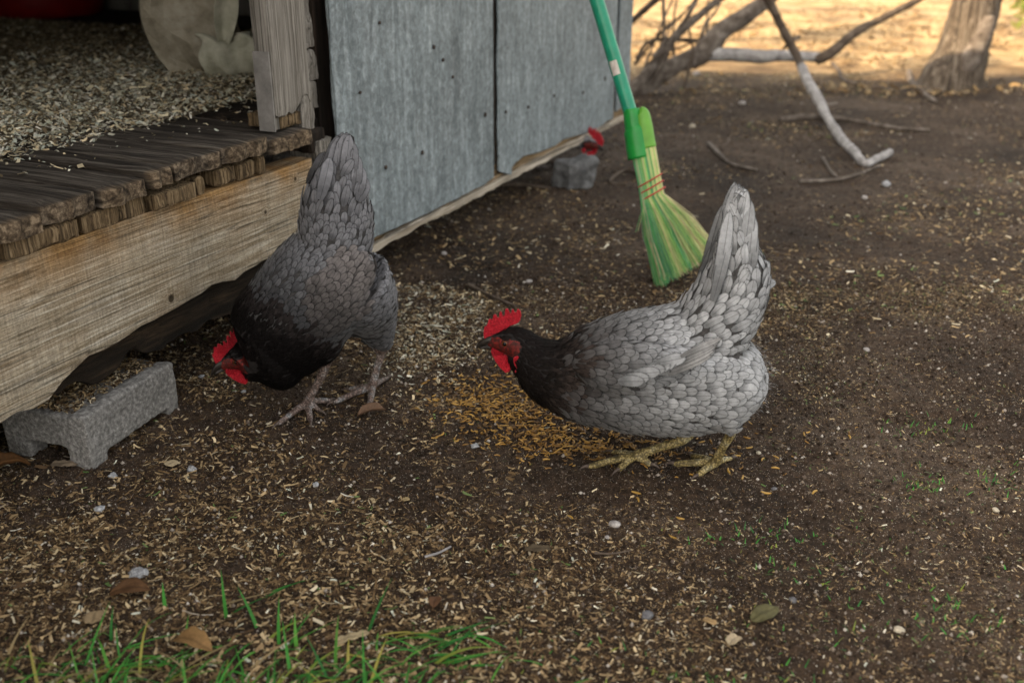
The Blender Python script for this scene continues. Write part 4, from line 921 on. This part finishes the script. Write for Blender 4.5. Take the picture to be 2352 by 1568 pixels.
# ------------------------------------------------------------------ things inside the doorway
m_paper = speckle('kraft_paper', (.16, .14, .10), (.30, .265, .20), (.42, .385, .31), 22, .006, .8)
m_paper2 = speckle('kraft_paper_inside', (.26, .26, .19), (.42, .41, .32), (.55, .53, .43), 22, .010, .8)
sk = onz(500, 178, .40); sack = empty('paper_sack', (sk[0], sk[1], .40), R(20)); tag(sack, 'crumpled tan paper feed sack standing inside the doorway beside the post', 'sack')
def sackm(P2, P):
    P2 = P2.copy(); t = (P[:, 2])/.5; P2[:, 0] += -.09*t-.03*np.sin(P[:, 2]*14)*(P[:, 0] < 0); f = np.abs(fbm(P, 9, 3, 4)); P2[:, 1] += .03*f-.04*np.abs(fbm(P*np.array([1, 1, .5]), 14, 2, 6)); return P2
rough_box('bag', (-.09, -.02, .0), (.07, .07, .5), m_paper, sack, .026, .016, 14, 5, sackm); sack.children[0].data.polygons.foreach_set('use_smooth', [False]*len(sack.children[0].data.polygons))
def strip_mesh(name, rows, mat, parent, th=.0016):
    n, m = len(rows), len(rows[0]); V = [p for r in rows for p in r]; F = [(i*m+j, i*m+j+1, (i+1)*m+j+1, (i+1)*m+j) for i in range(n-1) for j in range(m-1)]
    o = link(name, npmesh(name, V, F), mat, parent); sm = o.modifiers.new('thick', 'SOLIDIFY'); sm.thickness = th; ss = o.modifiers.new('sub', 'SUBSURF'); ss.levels = ss.render_levels = 1; return o
rows = []
for i in range(14):     # rolled open mouth lying forward
    t = i/13; a = R(-70+250*t); rr = .045+.006*math.sin(t*9)
    rows.append([np.array([-.035+.115*j/9+.008*math.sin(i*1.3), -.045-rr*math.cos(a)*.7+.012*math.sin(j*1.1+i*.3), .050+rr*math.sin(a)+.010*math.sin(j*.9+1)*t]) for j in range(10)])
strip_mesh('rolled_mouth', rows, m_paper2, sack)
rows = [[np.array([.015+.04*t+(.022*math.sin(math.pi*min(1, t*1.3+.1)))*(j-2)*.6, -.045-.02*abs(j-2)*.5, .07+t*.24]) for j in range(5)] for t in [i/10 for i in range(11)]]
strip_mesh('folded_edge', rows, m_paper2, sack)
m_redpl = plastic('red_plastic', (.22, .006, .006), .4)
bp = onz(60, 42, .39); bp = bp+np.array([-.05, .22, 0]); bin_ = empty('bucket', (bp[0], bp[1], .39)); tag(bin_, 'dark red plastic tub standing deep inside the shed', 'tub')
bm = bmesh.new(); loft(bm, [[0, 0, 0, .19, .19], [0, 0, .01, .24, .24], [0, 0, .2, .26, .26], [0, 0, .38, .28, .28]], 40, 4, (1, 0, 0)); simple('tub_body', bm, m_redpl, bin_)
bm = bmesh.new(); ring = []
for k in range(40):
    a = 2*math.pi*k/40; ring.append([bm.verts.new(((.285+.012*math.cos(q))*math.cos(a), (.285+.012*math.cos(q))*math.sin(a), .38+.012*math.sin(q))) for q in [j*math.pi/3 for j in range(6)]])
for k in range(40):
    for j in range(6): bm.faces.new((ring[k][j], ring[k][(j+1) % 6], ring[(k+1) % 40][(j+1) % 6], ring[(k+1) % 40][j]))
simple('rim', bm, m_redpl, bin_)

# ------------------------------------------------------------------ fallen branch, sticks, tree
def limb(name, pts, mat, parent, seed=0, seg=14, knob=.12):
    """pts: (x,y,z,r)"""
    P = np.array([[*p[:3], p[3], p[3]] for p in pts], float); bm = bmesh.new(); L = sum(flen(P[i+1, :3]-P[i, :3]) for i in range(len(P)-1)); sub = int(np.clip(L/len(P)/P[:, 3].mean()*1.0, 4, 16))
    Q = catmull(P, sub); jit = fbm(Q[:, :3], 4, 2, seed); Q[:, 3] *= 1+knob*vnoise(Q[:, :3], 14, seed); Q[:, 4] = Q[:, 3]*(1+.1*jit); Q[:, :3] += np.stack([vnoise(Q[:, :3], 5, seed+1), vnoise(Q[:, :3], 5, seed+2), vnoise(Q[:, :3], 5, seed+3)], -1)*Q[:, 3:4]*.45
    loft(bm, Q, seg, 1, (.3, .9, .2)); o = simple(name, bm, mat, parent); jitter(o.data, P[:, 3].mean()*.22, 1.2/P[:, 3].mean(), seed); return o
fb0 = onz(1470, 215); fbr = empty('fallen_branch', (fb0[0], fb0[1], 0)); tag(fbr, 'big dead forked branch lying beyond the shed corner in front of sunlit ground', 'branch')
def bp_(px, py, Y, rp, org): P_ = ony(px, py, Y); r = rp/2326*Y*1.03; return (P_[0]-org[0], P_[1]-org[1], max(P_[2], gh(P_[0], P_[1])+r*.5), r)
B_ = lambda L: [bp_(*q, fb0) for q in L]
limb('main_limb', B_([(1360, 262, 4.55, 20), (1440, 222, 4.6, 20), (1500, 188, 4.65, 20), (1560, 150, 4.7, 21), (1620, 122, 4.75, 23), (1655, 75, 4.8, 21), (1700, 45, 4.85, 19), (1775, -8, 4.95, 17), (1900, -100, 5.1, 14)]), m_limb, fbr, 1, 18)
limb('side_limb', B_([(1600, 128, 4.75, 16), (1680, 130, 4.75, 14), (1750, 134, 4.72, 15), (1800, 131, 4.72, 12), (1890, 136, 4.7, 12)]), m_limbpale, fbr, 2)
limb('side_limb', B_([(1870, 138, 4.7, 12), (1905, 122, 4.7, 11), (1960, 78, 4.75, 10), (2030, 40, 4.8, 8), (2110, -2, 4.9, 7), (2220, -60, 5, 5)]), m_limbdark, fbr, 3)
limb('side_limb', B_([(1445, 222, 4.45, 10), (1490, 160, 4.5, 10), (1540, 98, 4.55, 9), (1600, 45, 4.6, 8), (1660, -5, 4.65, 8), (1740, -70, 4.8, 6)]), m_limb, fbr, 4)
limb('twig', B_([(1440, 55, 4.7, 7), (1475, 28, 4.7, 7), (1510, -4, 4.7, 8), (1560, -50, 4.8, 7)]), m_limbdark, fbr, 5)
limb('twig', B_([(1522, -30, 4.6, 3.5), (1524, 40, 4.6, 3.5), (1526, 92, 4.6, 3)]), m_limb, fbr, 6)
limb('twig', B_([(1605, -10, 4.5, 5), (1575, 45, 4.5, 5), (1545, 88, 4.5, 6), (1510, 165, 4.5, 7), (1488, 200, 4.5, 6)]), m_limb, fbr, 7)
limb('twig', B_([(1600, 95, 4.7, 5), (1520, 90, 4.65, 4), (1485, 100, 4.6, 4), (1462, 135, 4.55, 4)]), m_limbdark, fbr, 8)
rt = random.Random(4)
for i in range(17):
    x0, y0 = rt.uniform(1455, 1640), rt.uniform(120, 215); dx, dy = rt.uniform(-30, 170), -rt.uniform(60, 220); Y0 = rt.uniform(4.45, 4.9)
    limb('twig', B_([(x0, y0, Y0, rt.uniform(2.4, 3.4)), (x0+dx*.35+rt.uniform(-12, 12), y0+dy*.4, Y0+.05, 2.6), (x0+dx*.7, y0+dy*.7+rt.uniform(-14, 14), Y0+.1, 2.2), (x0+dx, y0+dy, Y0+.15, 2)]), rt.choice([m_limb, m_limbdark]), fbr, 200+i, 8)
fb1 = onz(1990, 378); fb2 = empty('fallen_branch', (fb1[0], fb1[1], 0)); tag(fb2, 'slender bleached crooked branch propped over the big one with its tip on the soil', 'branch')
B2 = lambda L: [bp_(*q, fb1) for q in L]
limb('main_limb', B2([(1750, -40, 4.5, 10), (1775, 18, 4.5, 10), (1800, 70, 4.5, 9), (1830, 128, 4.45, 9), (1846, 165, 4.3, 9)]), m_limbdark, fb2, 11)
limb('main_limb', B2([(1840, 155, 4.3, 10), (1860, 200, 4.1, 10), (1885, 238, 3.95, 10), (1905, 275, 3.75, 9), (1930, 312, 3.6, 11), (1962, 350, 3.35, 10), (1990, 378, 3.2, 9), (2015, 366, 3.25, 9), (2045, 350, 3.32, 8)]), m_limbpale, fb2, 12)
limb('twig', B2([(1838, 85, 4.5, 4), (1820, 95, 4.5, 4), (1800, 112, 4.5, 3)]), m_limb, fb2, 13)
limb('twig', B2([(1880, 235, 4.0, 5), (1905, 240, 4.0, 4), (1925, 236, 4.0, 2)]), m_limb, fb2, 14)
def stick(pts, rp, mat, label, seed, group=None):
    w = [onz(*p) for p in pts]; c = w[0]; L = [(q[0]-c[0], q[1]-c[1], gh(q[0], q[1])+rp*q[1]/2326*.5+.002, rp*q[1]/2326*(1-.4*i/len(w))) for i, q in enumerate(w)]
    o = limb('stick', L, mat, None, seed, 10); o.location = (c[0], c[1], 0); return tag(o, label, 'stick', group)
stick([(1790, 281), (1860, 274), (1933, 277), (2012, 290), (2070, 300), (2135, 304)], 7, m_limb, 'long straight stick lying under the bleached branch on bare soil', 21)
stick([(1625, 334), (1669, 374), (1700, 385), (1740, 394)], 5, m_limb, 'thin curved stick on the soil right of the broom head', 22)
stick([(1836, 418), (1890, 418), (1933, 414), (1980, 400), (2021, 383)], 5, m_limb, 'thin stick lying in front of the bleached branch tip', 23)
stick([(2085, 172), (2090, 190), (2110, 208), (2150, 238)], 7, m_limb, 'bent grey stick at the foot of the tree', 24)
stick([(1440, 430), (1400, 420), (1440, 395), (1480, 415)], 4, m_limbdark, 'dark bent twig on the ground behind the broom', 25)
stick([(1140, 432), (1190, 432), (1265, 440)], 6, m_limbdark, 'dark stick on the ground below the grey wall', 26)
stick([(1075, 655), (1110, 672), (1150, 690), (1185, 705)], 4, m_limbdark, 'dark twig on the soil between the two hens', 27)
stick([(1890, 365), (1910, 395), (1925, 412)], 4, m_limb, 'short twig leaning on the soil below the bleached branch', 28)
stick([(1910, 150), (1925, 165), (1945, 190), (2060, 212)], 5, m_limbdark, 'dark stick on the soil left of the tree trunk', 29)

tr = onz(2185, 200); tree = empty('tree', (tr[0], tr[1], 0)); tag(tree, 'grey-barked tree trunk with a rotten stub at the edge of the sunlit ground', 'tree')
bm = bmesh.new(); loft(bm, [[-.02, 0, -.05, .16, .17], [-.015, 0, .03, .135, .14], [.01, 0, .12, .116, .12], [.035, 0, .25, .104, .106], [.065, 0, .45, .098, .10], [.11, 0, .8, .094, .095], [.25, .05, 1.4, .11, .11], [.3, .1, 2.2, .09, .09], [.33, .15, 2.9, .05, .05]], 34, 8, (1, 0, 0))
o = simple('trunk', bm, m_bark, tree); jitter(o.data, .035, 6, 2); jitter(o.data, .012, 26, 5)
limb('stub', [(.0, -.05, .05, .050), (.02, -.09, .14, .044), (.045, -.105, .23, .038), (.062, -.11, .31, .034), (.066, -.11, .335, .020)], m_limb, tree, 31, 18)
for i in range(6):
    a = i*1.05; limb('limb', [(.28, .08, 1.5+.2*i, .06), (.28+.4*math.cos(a), .08+.4*math.sin(a), 1.9+.2*i, .04), (.28+.9*math.cos(a), .08+.9*math.sin(a), 2.4+.2*i, .02)], m_bark, tree, 40+i, 10)
def foliage(name, centres, n, size, pal, parent, mat):
    C_ = np.array(centres); k = rng.integers(0, len(C_), n); d = rng.normal(0, 1, (n, 3)); d /= np.linalg.norm(d, axis=1)[:, None]; rad = C_[k, 3]*rng.uniform(.25, 1, n)**.5
    P = C_[k, :3]+d*rad[:, None]*np.array([1, 1, .8]); a = rng.normal(0, 1, (n, 3)); a /= np.linalg.norm(a, axis=1)[:, None]; b_ = np.cross(a, rng.normal(0, 1, (n, 3))); b_ /= np.linalg.norm(b_, axis=1)[:, None]
    s = size*rng.uniform(.6, 1.3, n)[:, None]; V = np.stack([P-a*s, P+b_*s*.4, P+a*s, P-b_*s*.4], 1).reshape(-1, 3); F = (np.arange(n)*4)[:, None]+np.arange(4)
    c = palette(pal, n)*rng.uniform(.7, 1.2, (n, 1)); return link(name, npmesh(name, V, F, np.repeat(c, 4, 0)), mat, parent, False)
GR = [(.10, .17, .03), (.16, .24, .05), (.07, .12, .03), (.22, .27, .07)]
foliage('crown', [(.3+.9*math.cos(i*1.05), .1+.9*math.sin(i*1.05), 2.5+.2*i, .55) for i in range(6)]+[(.3, .1, 3.6, .7)], 9000, .05, GR, tree, m_leafg)
for (x_, y_, lab, sc_) in ((3.62, 6.3, 'low yellow green shrub behind the tree trunk in full sun', .42), (6.2, 8.6, 'larger green shrub in the sun far beyond the tree', .75), (2.72, 4.75, 'dark scrubby clump of weeds beside the foot of the tree', .16)):
    sh = empty('shrub', (x_, y_, gh(x_, y_))); tag(sh, lab, 'shrub'); foliage('foliage', [(rng.uniform(-1, 1)*sc_, rng.uniform(-1, 1)*sc_, sc_*rng.uniform(.3, 1.0), sc_*.5) for _ in range(9)], int(7000*sc_), .028, [(.20, .27, .05), (.32, .36, .09), (.14, .20, .04), (.42, .40, .14)], sh, m_leafg)
    for i in range(4): limb('stem', [(0, 0, 0, .012), (rng.uniform(-.3, .3)*sc_, rng.uniform(-.3, .3)*sc_, sc_*.5, .008), (rng.uniform(-.7, .7)*sc_, rng.uniform(-.7, .7)*sc_, sc_, .004)], m_bark, sh, 50+i, 8)
dapple_tree = empty('tree', (-2.2, 5.3, 0)); tag(dapple_tree, 'unseen leafy tree added behind the grey shed to dapple the sunlit ground', 'tree')  # tree added out of view to throw dappled shade on the yard
bm = bmesh.new(); loft(bm, [[0, 0, -.05, .2, .2], [0, 0, .2, .15, .15], [.1, -.05, 1.4, .12, .12], [.7, -.1, 2.4, .08, .08], [1.3, -.1, 3.3, .03, .03]], 18, 6, (1, 0, 0)); simple('trunk', bm, m_bark, dapple_tree)
foliage('crown', [(1.4+2.3*math.cos(i*2.4)*(i/34)**.5, -.1+2.3*math.sin(i*2.4)*(i/34)**.5, 3.0+.6*math.sin(i*1.7), .30) for i in range(34)], 4200, .055, GR, dapple_tree, m_leafg)
sp_ = onz(1333, 437); bm = bmesh.new(); bmesh.ops.create_cube(bm, size=1, matrix=Matrix.Translation((0, .03, .04)) @ Matrix.Diagonal((.09, .07, .075, 1)))
me = jitter(remesh(bm, .003, 8, .6),   .026, 16, 3); jitter(me, .002, 200, 4); o = link('support_stone', me, speckle('pale_stone', (.045, .046, .048), (.11, .112, .115), (.20, .205, .21), 24, .003)); o.location = (sp_[0], sp_[1], gh(*sp_[:2])); o.rotation_euler = (0, 0, .5); tag(o, 'pale grey stone propping up the far end of the raised shed wall', 'stone')
# dry litter in the sun beyond
n = 26000; x = rng.uniform(-1, 6.5, n); y = 4.6+rng.uniform(0, 1, n)**1.3*7; k = rng.uniform(0, 1, n) < np.clip(.5+1.6*fbm(np.stack([x, y], -1), 1.6, 4, 61), .05, 1); x, y = x[k], y[k]; n = len(x)
L = rng.uniform(.012, .05, n); add(*chips(np.stack([x, y, gheight(x, y)+rng.uniform(.002, .02, n)], -1), L, L*rng.uniform(.12, .5, n), rng.uniform(0, 6.28, n), rng.normal(0, .25, n), rng.normal(0, .5, n), rng.uniform(-.2, .5, n), palette([(.50, .37, .20), (.36, .24, .11), (.18, .11, .05), (.62, .49, .30), (.09, .055, .03)], n, [2, 2, 2.5, 1, 2.5])))
flush('dry_leaf_litter', m_chip, label='straw coloured dead leaves and grass on the sunlit ground beyond', cat='leaf litter')

# ------------------------------------------------------------------ dried grubs
def grub(L, r, bend, seg=7, rings=9):
    V, F = [], []
    for i in range(rings):
        t = i/(rings-1); a = (t-.5)*bend; R_ = L/max(abs(bend), .05); c = np.array([R_*math.sin(a), R_*(1-math.cos(a)), 0]); rr = r*(math.sin(math.pi*min(max(t, .04), .96))**.35)*(1+.14*(i % 2))
        n_ = np.array([-math.sin(a), math.cos(a), 0])
        for k in range(seg): q = 2*math.pi*k/seg; V.append(c+n_*rr*math.cos(q)+np.array([0, 0, rr*math.sin(q)]))
    for i in range(rings-1):
        for k in range(seg): F.append((i*seg+k, i*seg+(k+1) % seg, (i+1)*seg+(k+1) % seg, (i+1)*seg+k))
    return np.array(V), np.array(F)
protos = [grub(.011, .00125, b_) for b_ in (.3, .9, 1.6, -1.2, 2.4)]
cent = [(1110, 900, 60, 26, .20), (1165, 940, 75, 32, .26), (1240, 980, 85, 32, .24), (1370, 1025, 100, 18, .17), (1600, 1010, 170, 45, .09), (1480, 1045, 70, 16, .04)]
sun = 0
for j in range(1500):
    cx_, cy_, sx_, sy_, _ = cent[rng.choice(6, p=[c[4] for c in cent])]; px_, py_ = cx_+rng.normal()*sx_, cy_+rng.normal()*sy_
    p = onz(px_, py_); dens_c = 1 if px_ < 1450 else 0
    Vg_, Fg_ = protos[rng.integers(5)]; a = rng.uniform(0, 6.28); s_ = rng.uniform(.65, 1.15)*.95; t_ = rng.normal(0, .2); V_ = Vg_*s_; V_ = np.stack([V_[:, 0]*math.cos(t_)-V_[:, 2]*math.sin(t_), V_[:, 1], V_[:, 0]*math.sin(t_)+V_[:, 2]*math.cos(t_)], -1)
    V_ = np.stack([V_[:, 0]*math.cos(a)-V_[:, 1]*math.sin(a), V_[:, 0]*math.sin(a)+V_[:, 1]*math.cos(a), V_[:, 2]], -1)+np.array([p[0], p[1], gh(p[0], p[1])+.0012+dens_c*abs(rng.normal(0, .0016))])
    add(V_, Fg_, np.tile(np.array([(.33, .175, .03), (.22, .11, .018), (.46, .27, .06), (.11, .055, .013)][rng.integers(4)])*rng.uniform(.8, 1.15), (len(V_), 1)))
flush('grub_feed', m_worm, label='heap of golden brown dried grubs strewn between the two hens', cat='feed')
gm_ = npmesh('mealworm', *protos[1], col=np.tile([[.42, .25, .05]], (len(protos[1][0]), 1))); first = None
for (px_, py_) in ((1312, 1180), (1562, 1192), (1780, 1078), (1705, 1100), (1672, 1085), (1870, 1195-62), (1466, 1142), (1722, 1030), (1846, 1010), (1952, 1006), (1750, 1060), (1462, 1128), (1690, 1050), (1545, 1290-60), (1760, 1130), (1600, 1096)):
    p = onz(px_, py_); o = link('dried_grub', gm_, m_worm if first is None else None) if first is None else first.copy()
    if first is None: first = o
    else: COL.objects.link(o)
    o.location = (p[0], p[1], gh(p[0], p[1])+.0016); o.rotation_euler = (rng.uniform(0, 6), 0, rng.uniform(0, 6.28)); o.scale = [rng.uniform(1.0, 1.35)]*3
    tag(o, 'stray golden dried grub lying loose on the bare soil near the pale hen', 'grub', 'stray dried grubs')

# ------------------------------------------------------------------ stones, leaves, big chips
m_wstone = speckle('white_stone', (.16, .15, .15), (.33, .31, .30), (.50, .48, .46), 130, .002); m_gstone = speckle('dark_stone', (.06, .06, .065), (.11, .11, .12), (.2, .2, .2), 120, .001)
m_pale = speckle('cream_stone', (.25, .22, .17), (.42, .38, .30), (.55, .50, .42), 90, .001); m_ash = speckle('ash_lump', (.12, .12, .13), (.30, .31, .33), (.55, .56, .57), 260, .003)
for i, (px_, py_, s_, m_, lab) in enumerate((
    (1412, 1203, .0115, m_wstone, 'mottled white pebble on bare soil below the pale hen'), (1395, 1228, .005, m_wstone, 'tiny white pebble just below the mottled white one'),
    (2065, 1445, .0085, m_pale, 'smooth cream pebble on the soil at the lower right'), (1487, 1407, .011, m_gstone, 'flat dark slate pebble on the soil at the lower right'),
    (1822, 1368, .007, m_gstone, 'small dark pebble among straw chips'), (1778, 1122, .006, m_gstone, 'small brown-grey pebble right of the yellow feet'),
    (1742, 1045, .006, m_pale, 'small tan pebble just behind the yellow feet'), (258, 1090, .010, m_ash, 'pale blue-grey crumbly lump right of the concrete block'),
    (228, 1172, .011, m_ash, 'white crumbly lump among brown chips below the concrete block'), (440, 1075, .012, m_ash, 'grey crumbly lump next to the square cream chip'),
    (320, 1328, .017, m_ash, 'large grey crumbly lump among the brown shavings'), (462, 862, .008, m_ash, 'white crumb at the dark hen\'s beak'), (560, 878+24, .007, m_ash, 'white crumb under the dark hen\'s wattle'),
    (725, 1130-20, .008, m_ash, 'pale blue-grey crumb on the chips below the dark hen'), (1020, 583, .010, m_wstone, 'white pebble beside the grey wall, out of focus'),
    (2035, 425, .024, m_ash, 'biggest white crumbly lump near the bleached branch tip'), (1985, 458, .014, m_wstone, 'white stone next to the biggest crumbly lump'), (1215, 645, .010, m_wstone, 'white pebble on soil between the hens, out of focus'),
    (1600, 172, .03, m_wstone, 'pale stone in front of the big dead branch'), (1704, 241, .022, m_wstone, 'pale stone on shaded soil right of the broom handle'), (1590, 292, .018, m_pale, 'cream stone right of the green broom socket'), (1990, 805, .009, m_wstone, 'white flat crumb on the soil right of the pale hen'),
    (1090, 1022, .010, m_ash, 'greenish grey dropping beside the golden grubs'), (2288, 1145+22, .007, m_pale, 'small cream pebble near the green sprouts'))):
    p = onz(px_, py_); s_ *= .62 if m_ is m_ash else .72; lump('pebble', (p[0], p[1], gh(p[0], p[1])+s_*.30), (s_, s_*.8, s_*.58), m_, lab, 'pebble' if m_ is not m_ash else 'crumb', .32 if m_ is not m_ash else .7, 100+i, None, (0, 0, i*1.3))
def leaf(name, px, py, L, W, col, curl, yaw, label, cat='leaf', lift=.004, jag=.15, cup=.25, rnd=1.):
    n1, n2 = 16, 9; V = []
    for i in range(n1):
        t = i/(n1-1); w = W*.5*(max(math.sin(math.pi*min(1, t*1.02)), 0)**(.6*rnd))*(1+jag*float(vnoise(np.array([t*9., px*.1]), 1, 3)))
        for j in range(n2):
            s = j/(n2-1)*2-1; V.append(((t-.5)*L, s*w, cup*abs(s)**1.5*w*1.4+curl*L*math.sin(math.pi*t)+.05*L*float(vnoise(np.array([t*5., s*2., px*.01]), 1, 4))))
    F = [(i*n2+j, i*n2+j+1, (i+1)*n2+j+1, (i+1)*n2+j) for i in range(n1-1) for j in range(n2-1)]
    tt = np.repeat(np.linspace(0, 1, n1), n2); ss = np.tile(np.abs(np.linspace(-1, 1, n2)), n1); c = np.array(col)[None]*(1-.35*(ss < .12))[:, None]*(.85+.25*fbm(np.array(V)*100, 1, 2, 1))[:, None]
    o = link(name, npmesh(name, V, F, c), m_leafd); o.location = (*onz(px, py)[:2], gh(*onz(px, py)[:2])+lift); o.rotation_euler = (R(rng.uniform(-8, 8)), R(rng.uniform(-6, 6)), yaw); sm = o.modifiers.new('thick', 'SOLIDIFY'); sm.thickness = .0006; return tag(o, label, cat)
m_leafd = colmat('dead_leaf', .75, 250, .5, .12)
leaf('dry_leaf', 855, 957, .048, .022, (.20, .12, .075), .12, R(28), 'curled brown dead leaf on the foot of the dark hen', lift=.008, cup=.6)
leaf('dry_leaf', 445, 1487, .052, .026, (.34, .20, .08), .10, R(-25), 'tan dead leaf among green grass blades at the front', lift=.006, cup=.5)
leaf('dry_leaf', 300, 1372, .045, .030, (.14, .07, .03), .08, R(10), 'dark brown dead leaf on the shavings above the grass', lift=.005)
leaf('dry_leaf', 20, 1085, .06, .035, (.18, .085, .03), .15, R(40), 'rust brown dead leaf left of the concrete block', lift=.008, cup=.5)
leaf('dry_leaf', 1757, 1410, .040, .024, (.14, .13, .06), .05, R(32), 'olive green dead leaf lying flat on the soil at the lower right', lift=.003, cup=.1)
leaf('dry_leaf', 1000, 1390, .022, .016, (.16, .08, .04), .1, R(80), 'small reddish brown leaf on the shavings in front of the grass', lift=.003)
leaf('wood_chip', 396, 1066, .020, .019, (.62, .50, .32), .03, R(60), 'square cream wood chip on the brown shavings', 'wood chip', .004, .1, .05, .15)
leaf('wood_chip', 148, 1066, .038, .016, (.30, .23, .16), .03, R(5), 'broad tan bark flake below the concrete block', 'wood chip', .004, .4, .05, .3)
leaf('wood_chip', 810, 1475-10, .038, .013, (.50, .40, .24), .04, R(25), 'long splintered tan chip right of the grass', 'wood chip', .004, .3, .1, .3)
leaf('wood_chip', 220, 1430, .024, .022, (.42, .31, .18), .03, R(100), 'kinked tan chip just above the grass', 'wood chip', .004, .3, .1, .3)
leaf('wood_chip', 990, 715+36, .045, .010, (.62, .60, .50), .03, R(-5), 'long pale shaving on the soil between the hens', 'wood chip', .004, .3, .1, .3)
leaf('wood_chip', 1235, 1255, .034, .014, (.12, .09, .055), .03, R(10), 'dark bark flake on the soil below the pale hen', 'wood chip', .003, .4, .1, .3)
leaf('wood_chip', 1630, 1262+160, .016, .010, (.45, .30, .14), .03, R(-30), 'small orange tan chip at the lower right', 'wood chip', .003, .3, .1, .3)
leaf('wood_chip', 1685, 1470, .020, .014, (.55, .45, .30), .05, R(50), 'pale folded chip near the olive leaf', 'wood chip', .004, .3, .3, .3)
leaf('wood_chip', 933, 1146, .009, .010, (.55, .42, .22), .02, R(20), 'small yellow tan chip on bare soil between the hens', 'wood chip', .003, .2, .1, .3)
def stk(px0, py0, px1, py1, rp, mat, label, seed): return stick([(px0, py0), ((px0+px1)/2, (py0+py1)/2+4), (px1, py1)], rp, mat, label, seed)
stk(975, 1275, 1035, 1252, 4, m_limbpale, 'short silvery twig on the shavings', 71); stk(1365, 1270, 1450, 1263, 3.2, m_limbdark, 'dark twig on bare soil below the pale hen', 72); stk(420, 1410, 490, 1413, 3, m_lip, 'straw coloured splinter on the shavings above the grass', 73)

# ------------------------------------------------------------------ grass
def blade(p, L, w, az, lean, bend, col, rows=6):
    V, F = [], []; d = np.array([math.cos(az), math.sin(az), 0]); s = np.array([-d[1], d[0], 0]); pos = np.array(p, float); ang = lean
    for i in range(rows):
        t = i/(rows-1); ww = w*(1-t**1.7)*.5+.0001; V += [pos-s*ww, pos+np.array([0, 0, -.25*ww])+d*0, pos+s*ww]; dr = d*math.sin(ang)+np.array([0, 0, 1])*math.cos(ang); pos = pos+dr*L/(rows-1); ang += bend/(rows-1)
        if pos[2] < gh(pos[0], pos[1])+.001: pos[2] = gh(pos[0], pos[1])+.001
    for i in range(rows-1):
        for j in (0, 1): a = i*3+j; F.append((a, a+1, a+4, a+3))
    add(np.array(V), np.array(F), np.tile(np.array(col)*rng.uniform(.75, 1.2), (len(V), 1)))
GC = [(.06, .26, .045), (.075, .32, .055), (.12, .36, .06), (.04, .19, .045), (.30, .38, .07), (.38, .34, .08), (.36, .28, .15)]
def gcol(py): return GC[rng.choice(7, p=[.22, .22, .16, .12, .12, .06, .10])]
def tuft(px, py, n, spread, L0, L1, w=.0028, lean=(.65, 1.45), az=None):
    c = onz(px, py); n = max(1, int(n*.6))
    for _ in range(n):
        x_, y_ = c[0]+rng.normal()*spread, c[1]+rng.normal()*spread*.5
        blade((x_, y_, gh(x_, y_)), rng.uniform(L0, L1)*1.15, w*rng.uniform(.6, 1.3), (rng.normal(.15, 1.1) if rng.uniform() < .8 else rng.uniform(0, 6.28)) if az is None else az+rng.normal()*.5, rng.uniform(*lean), rng.uniform(.1, 1.3), gcol(py))
for (px_, py_, n_, sp_, L0, L1) in ((60, 1590, 45, .05, .03, .06), (190, 1580, 45, .05, .03, .065), (330, 1570, 45, .045, .03, .07), (450, 1560, 40, .05, .03, .06), (560, 1590, 40, .05, .02, .06), (700, 1590, 45, .05, .03, .06), (860, 1560, 30, .04, .03, .06), (980, 1500, 16, .02, .03, .06), (1090, 1570, 14, .04, .02, .05), (640, 1500, 10, .03, .02, .04), (740, 1500, 10, .03, .02, .04), (250, 1520, 12, .04, .02, .05), (1180, 1580, 8, .04, .02, .04), (100, 1640, 60, .07, .04, .07), (350, 1640, 60, .07, .04, .07), (600, 1650, 60, .07, .04, .07), (850, 1650, 45, .07, .03, .06)):
    tuft(px_, py_, n_, sp_, L0, L1)
for (px_, py_, n_, az_) in ((860, 1470, 6, .15), (940, 1460, 10, .1), (1050, 1455, 7, -.1), (980, 1490, 8, 0), (1000, 1530, 7, .2), (640, 1475, 4, .6), (590, 1370, 2, .3), (500, 1400, 3, .4)):
    tuft(px_, py_, n_, .012, .035, .075, .0038, (1.05, 1.4), az_)
for (px_, py_, az_, L, le, be) in ((520, 1420, 1.8, .060, .05, .25), (520, 1415, .2, .055, 1.0, .35), (640, 1475, 1.4, .055, .15, .2), (845, 1450, .9, .065, .55, .3), (590, 1440, 2.4, .05, .5, .4), (380, 1400, 1.7, .03, .1, .2), (680, 1480, 1.6, .04, .1, .3), (770, 1530, 1.2, .06, .15, .2), (610, 1375, .25, .05, 1.1, .3), (255, 1470, 1.3, .04, .2, .3)):
    p = onz(px_, py_); blade((p[0], p[1], gh(p[0], p[1])), L, .0042, az_, le, be, GC[int(rng.integers(0, 4))], 8)
for _ in range(420):   # tiny sprouts
    i = rng.integers(0, 9); cx_, cy_, sx_, sy_ = ((2150, 985, 60, 18), (2110, 1110, 30, 14), (2290, 1110, 40, 18), (1830, 1300, 90, 25), (2210, 1400, 90, 40), (1900, 1420, 120, 50), (1750, 1230, 120, 20), (1330, 1490, 120, 25), (1650, 1560, 110, 15))[i]
    p = onz(cx_+rng.normal()*sx_, cy_+rng.normal()*sy_); blade((p[0], p[1], gh(p[0], p[1])), rng.uniform(.004, .013), rng.uniform(.0010, .0022), rng.uniform(0, 6.28), rng.uniform(.2, 1.2), rng.uniform(0, .8), GC[int(rng.integers(0, 5))], 4)
flush('grass', m_grass, label='green and yellowing grass blades growing through the shavings', cat='grass')
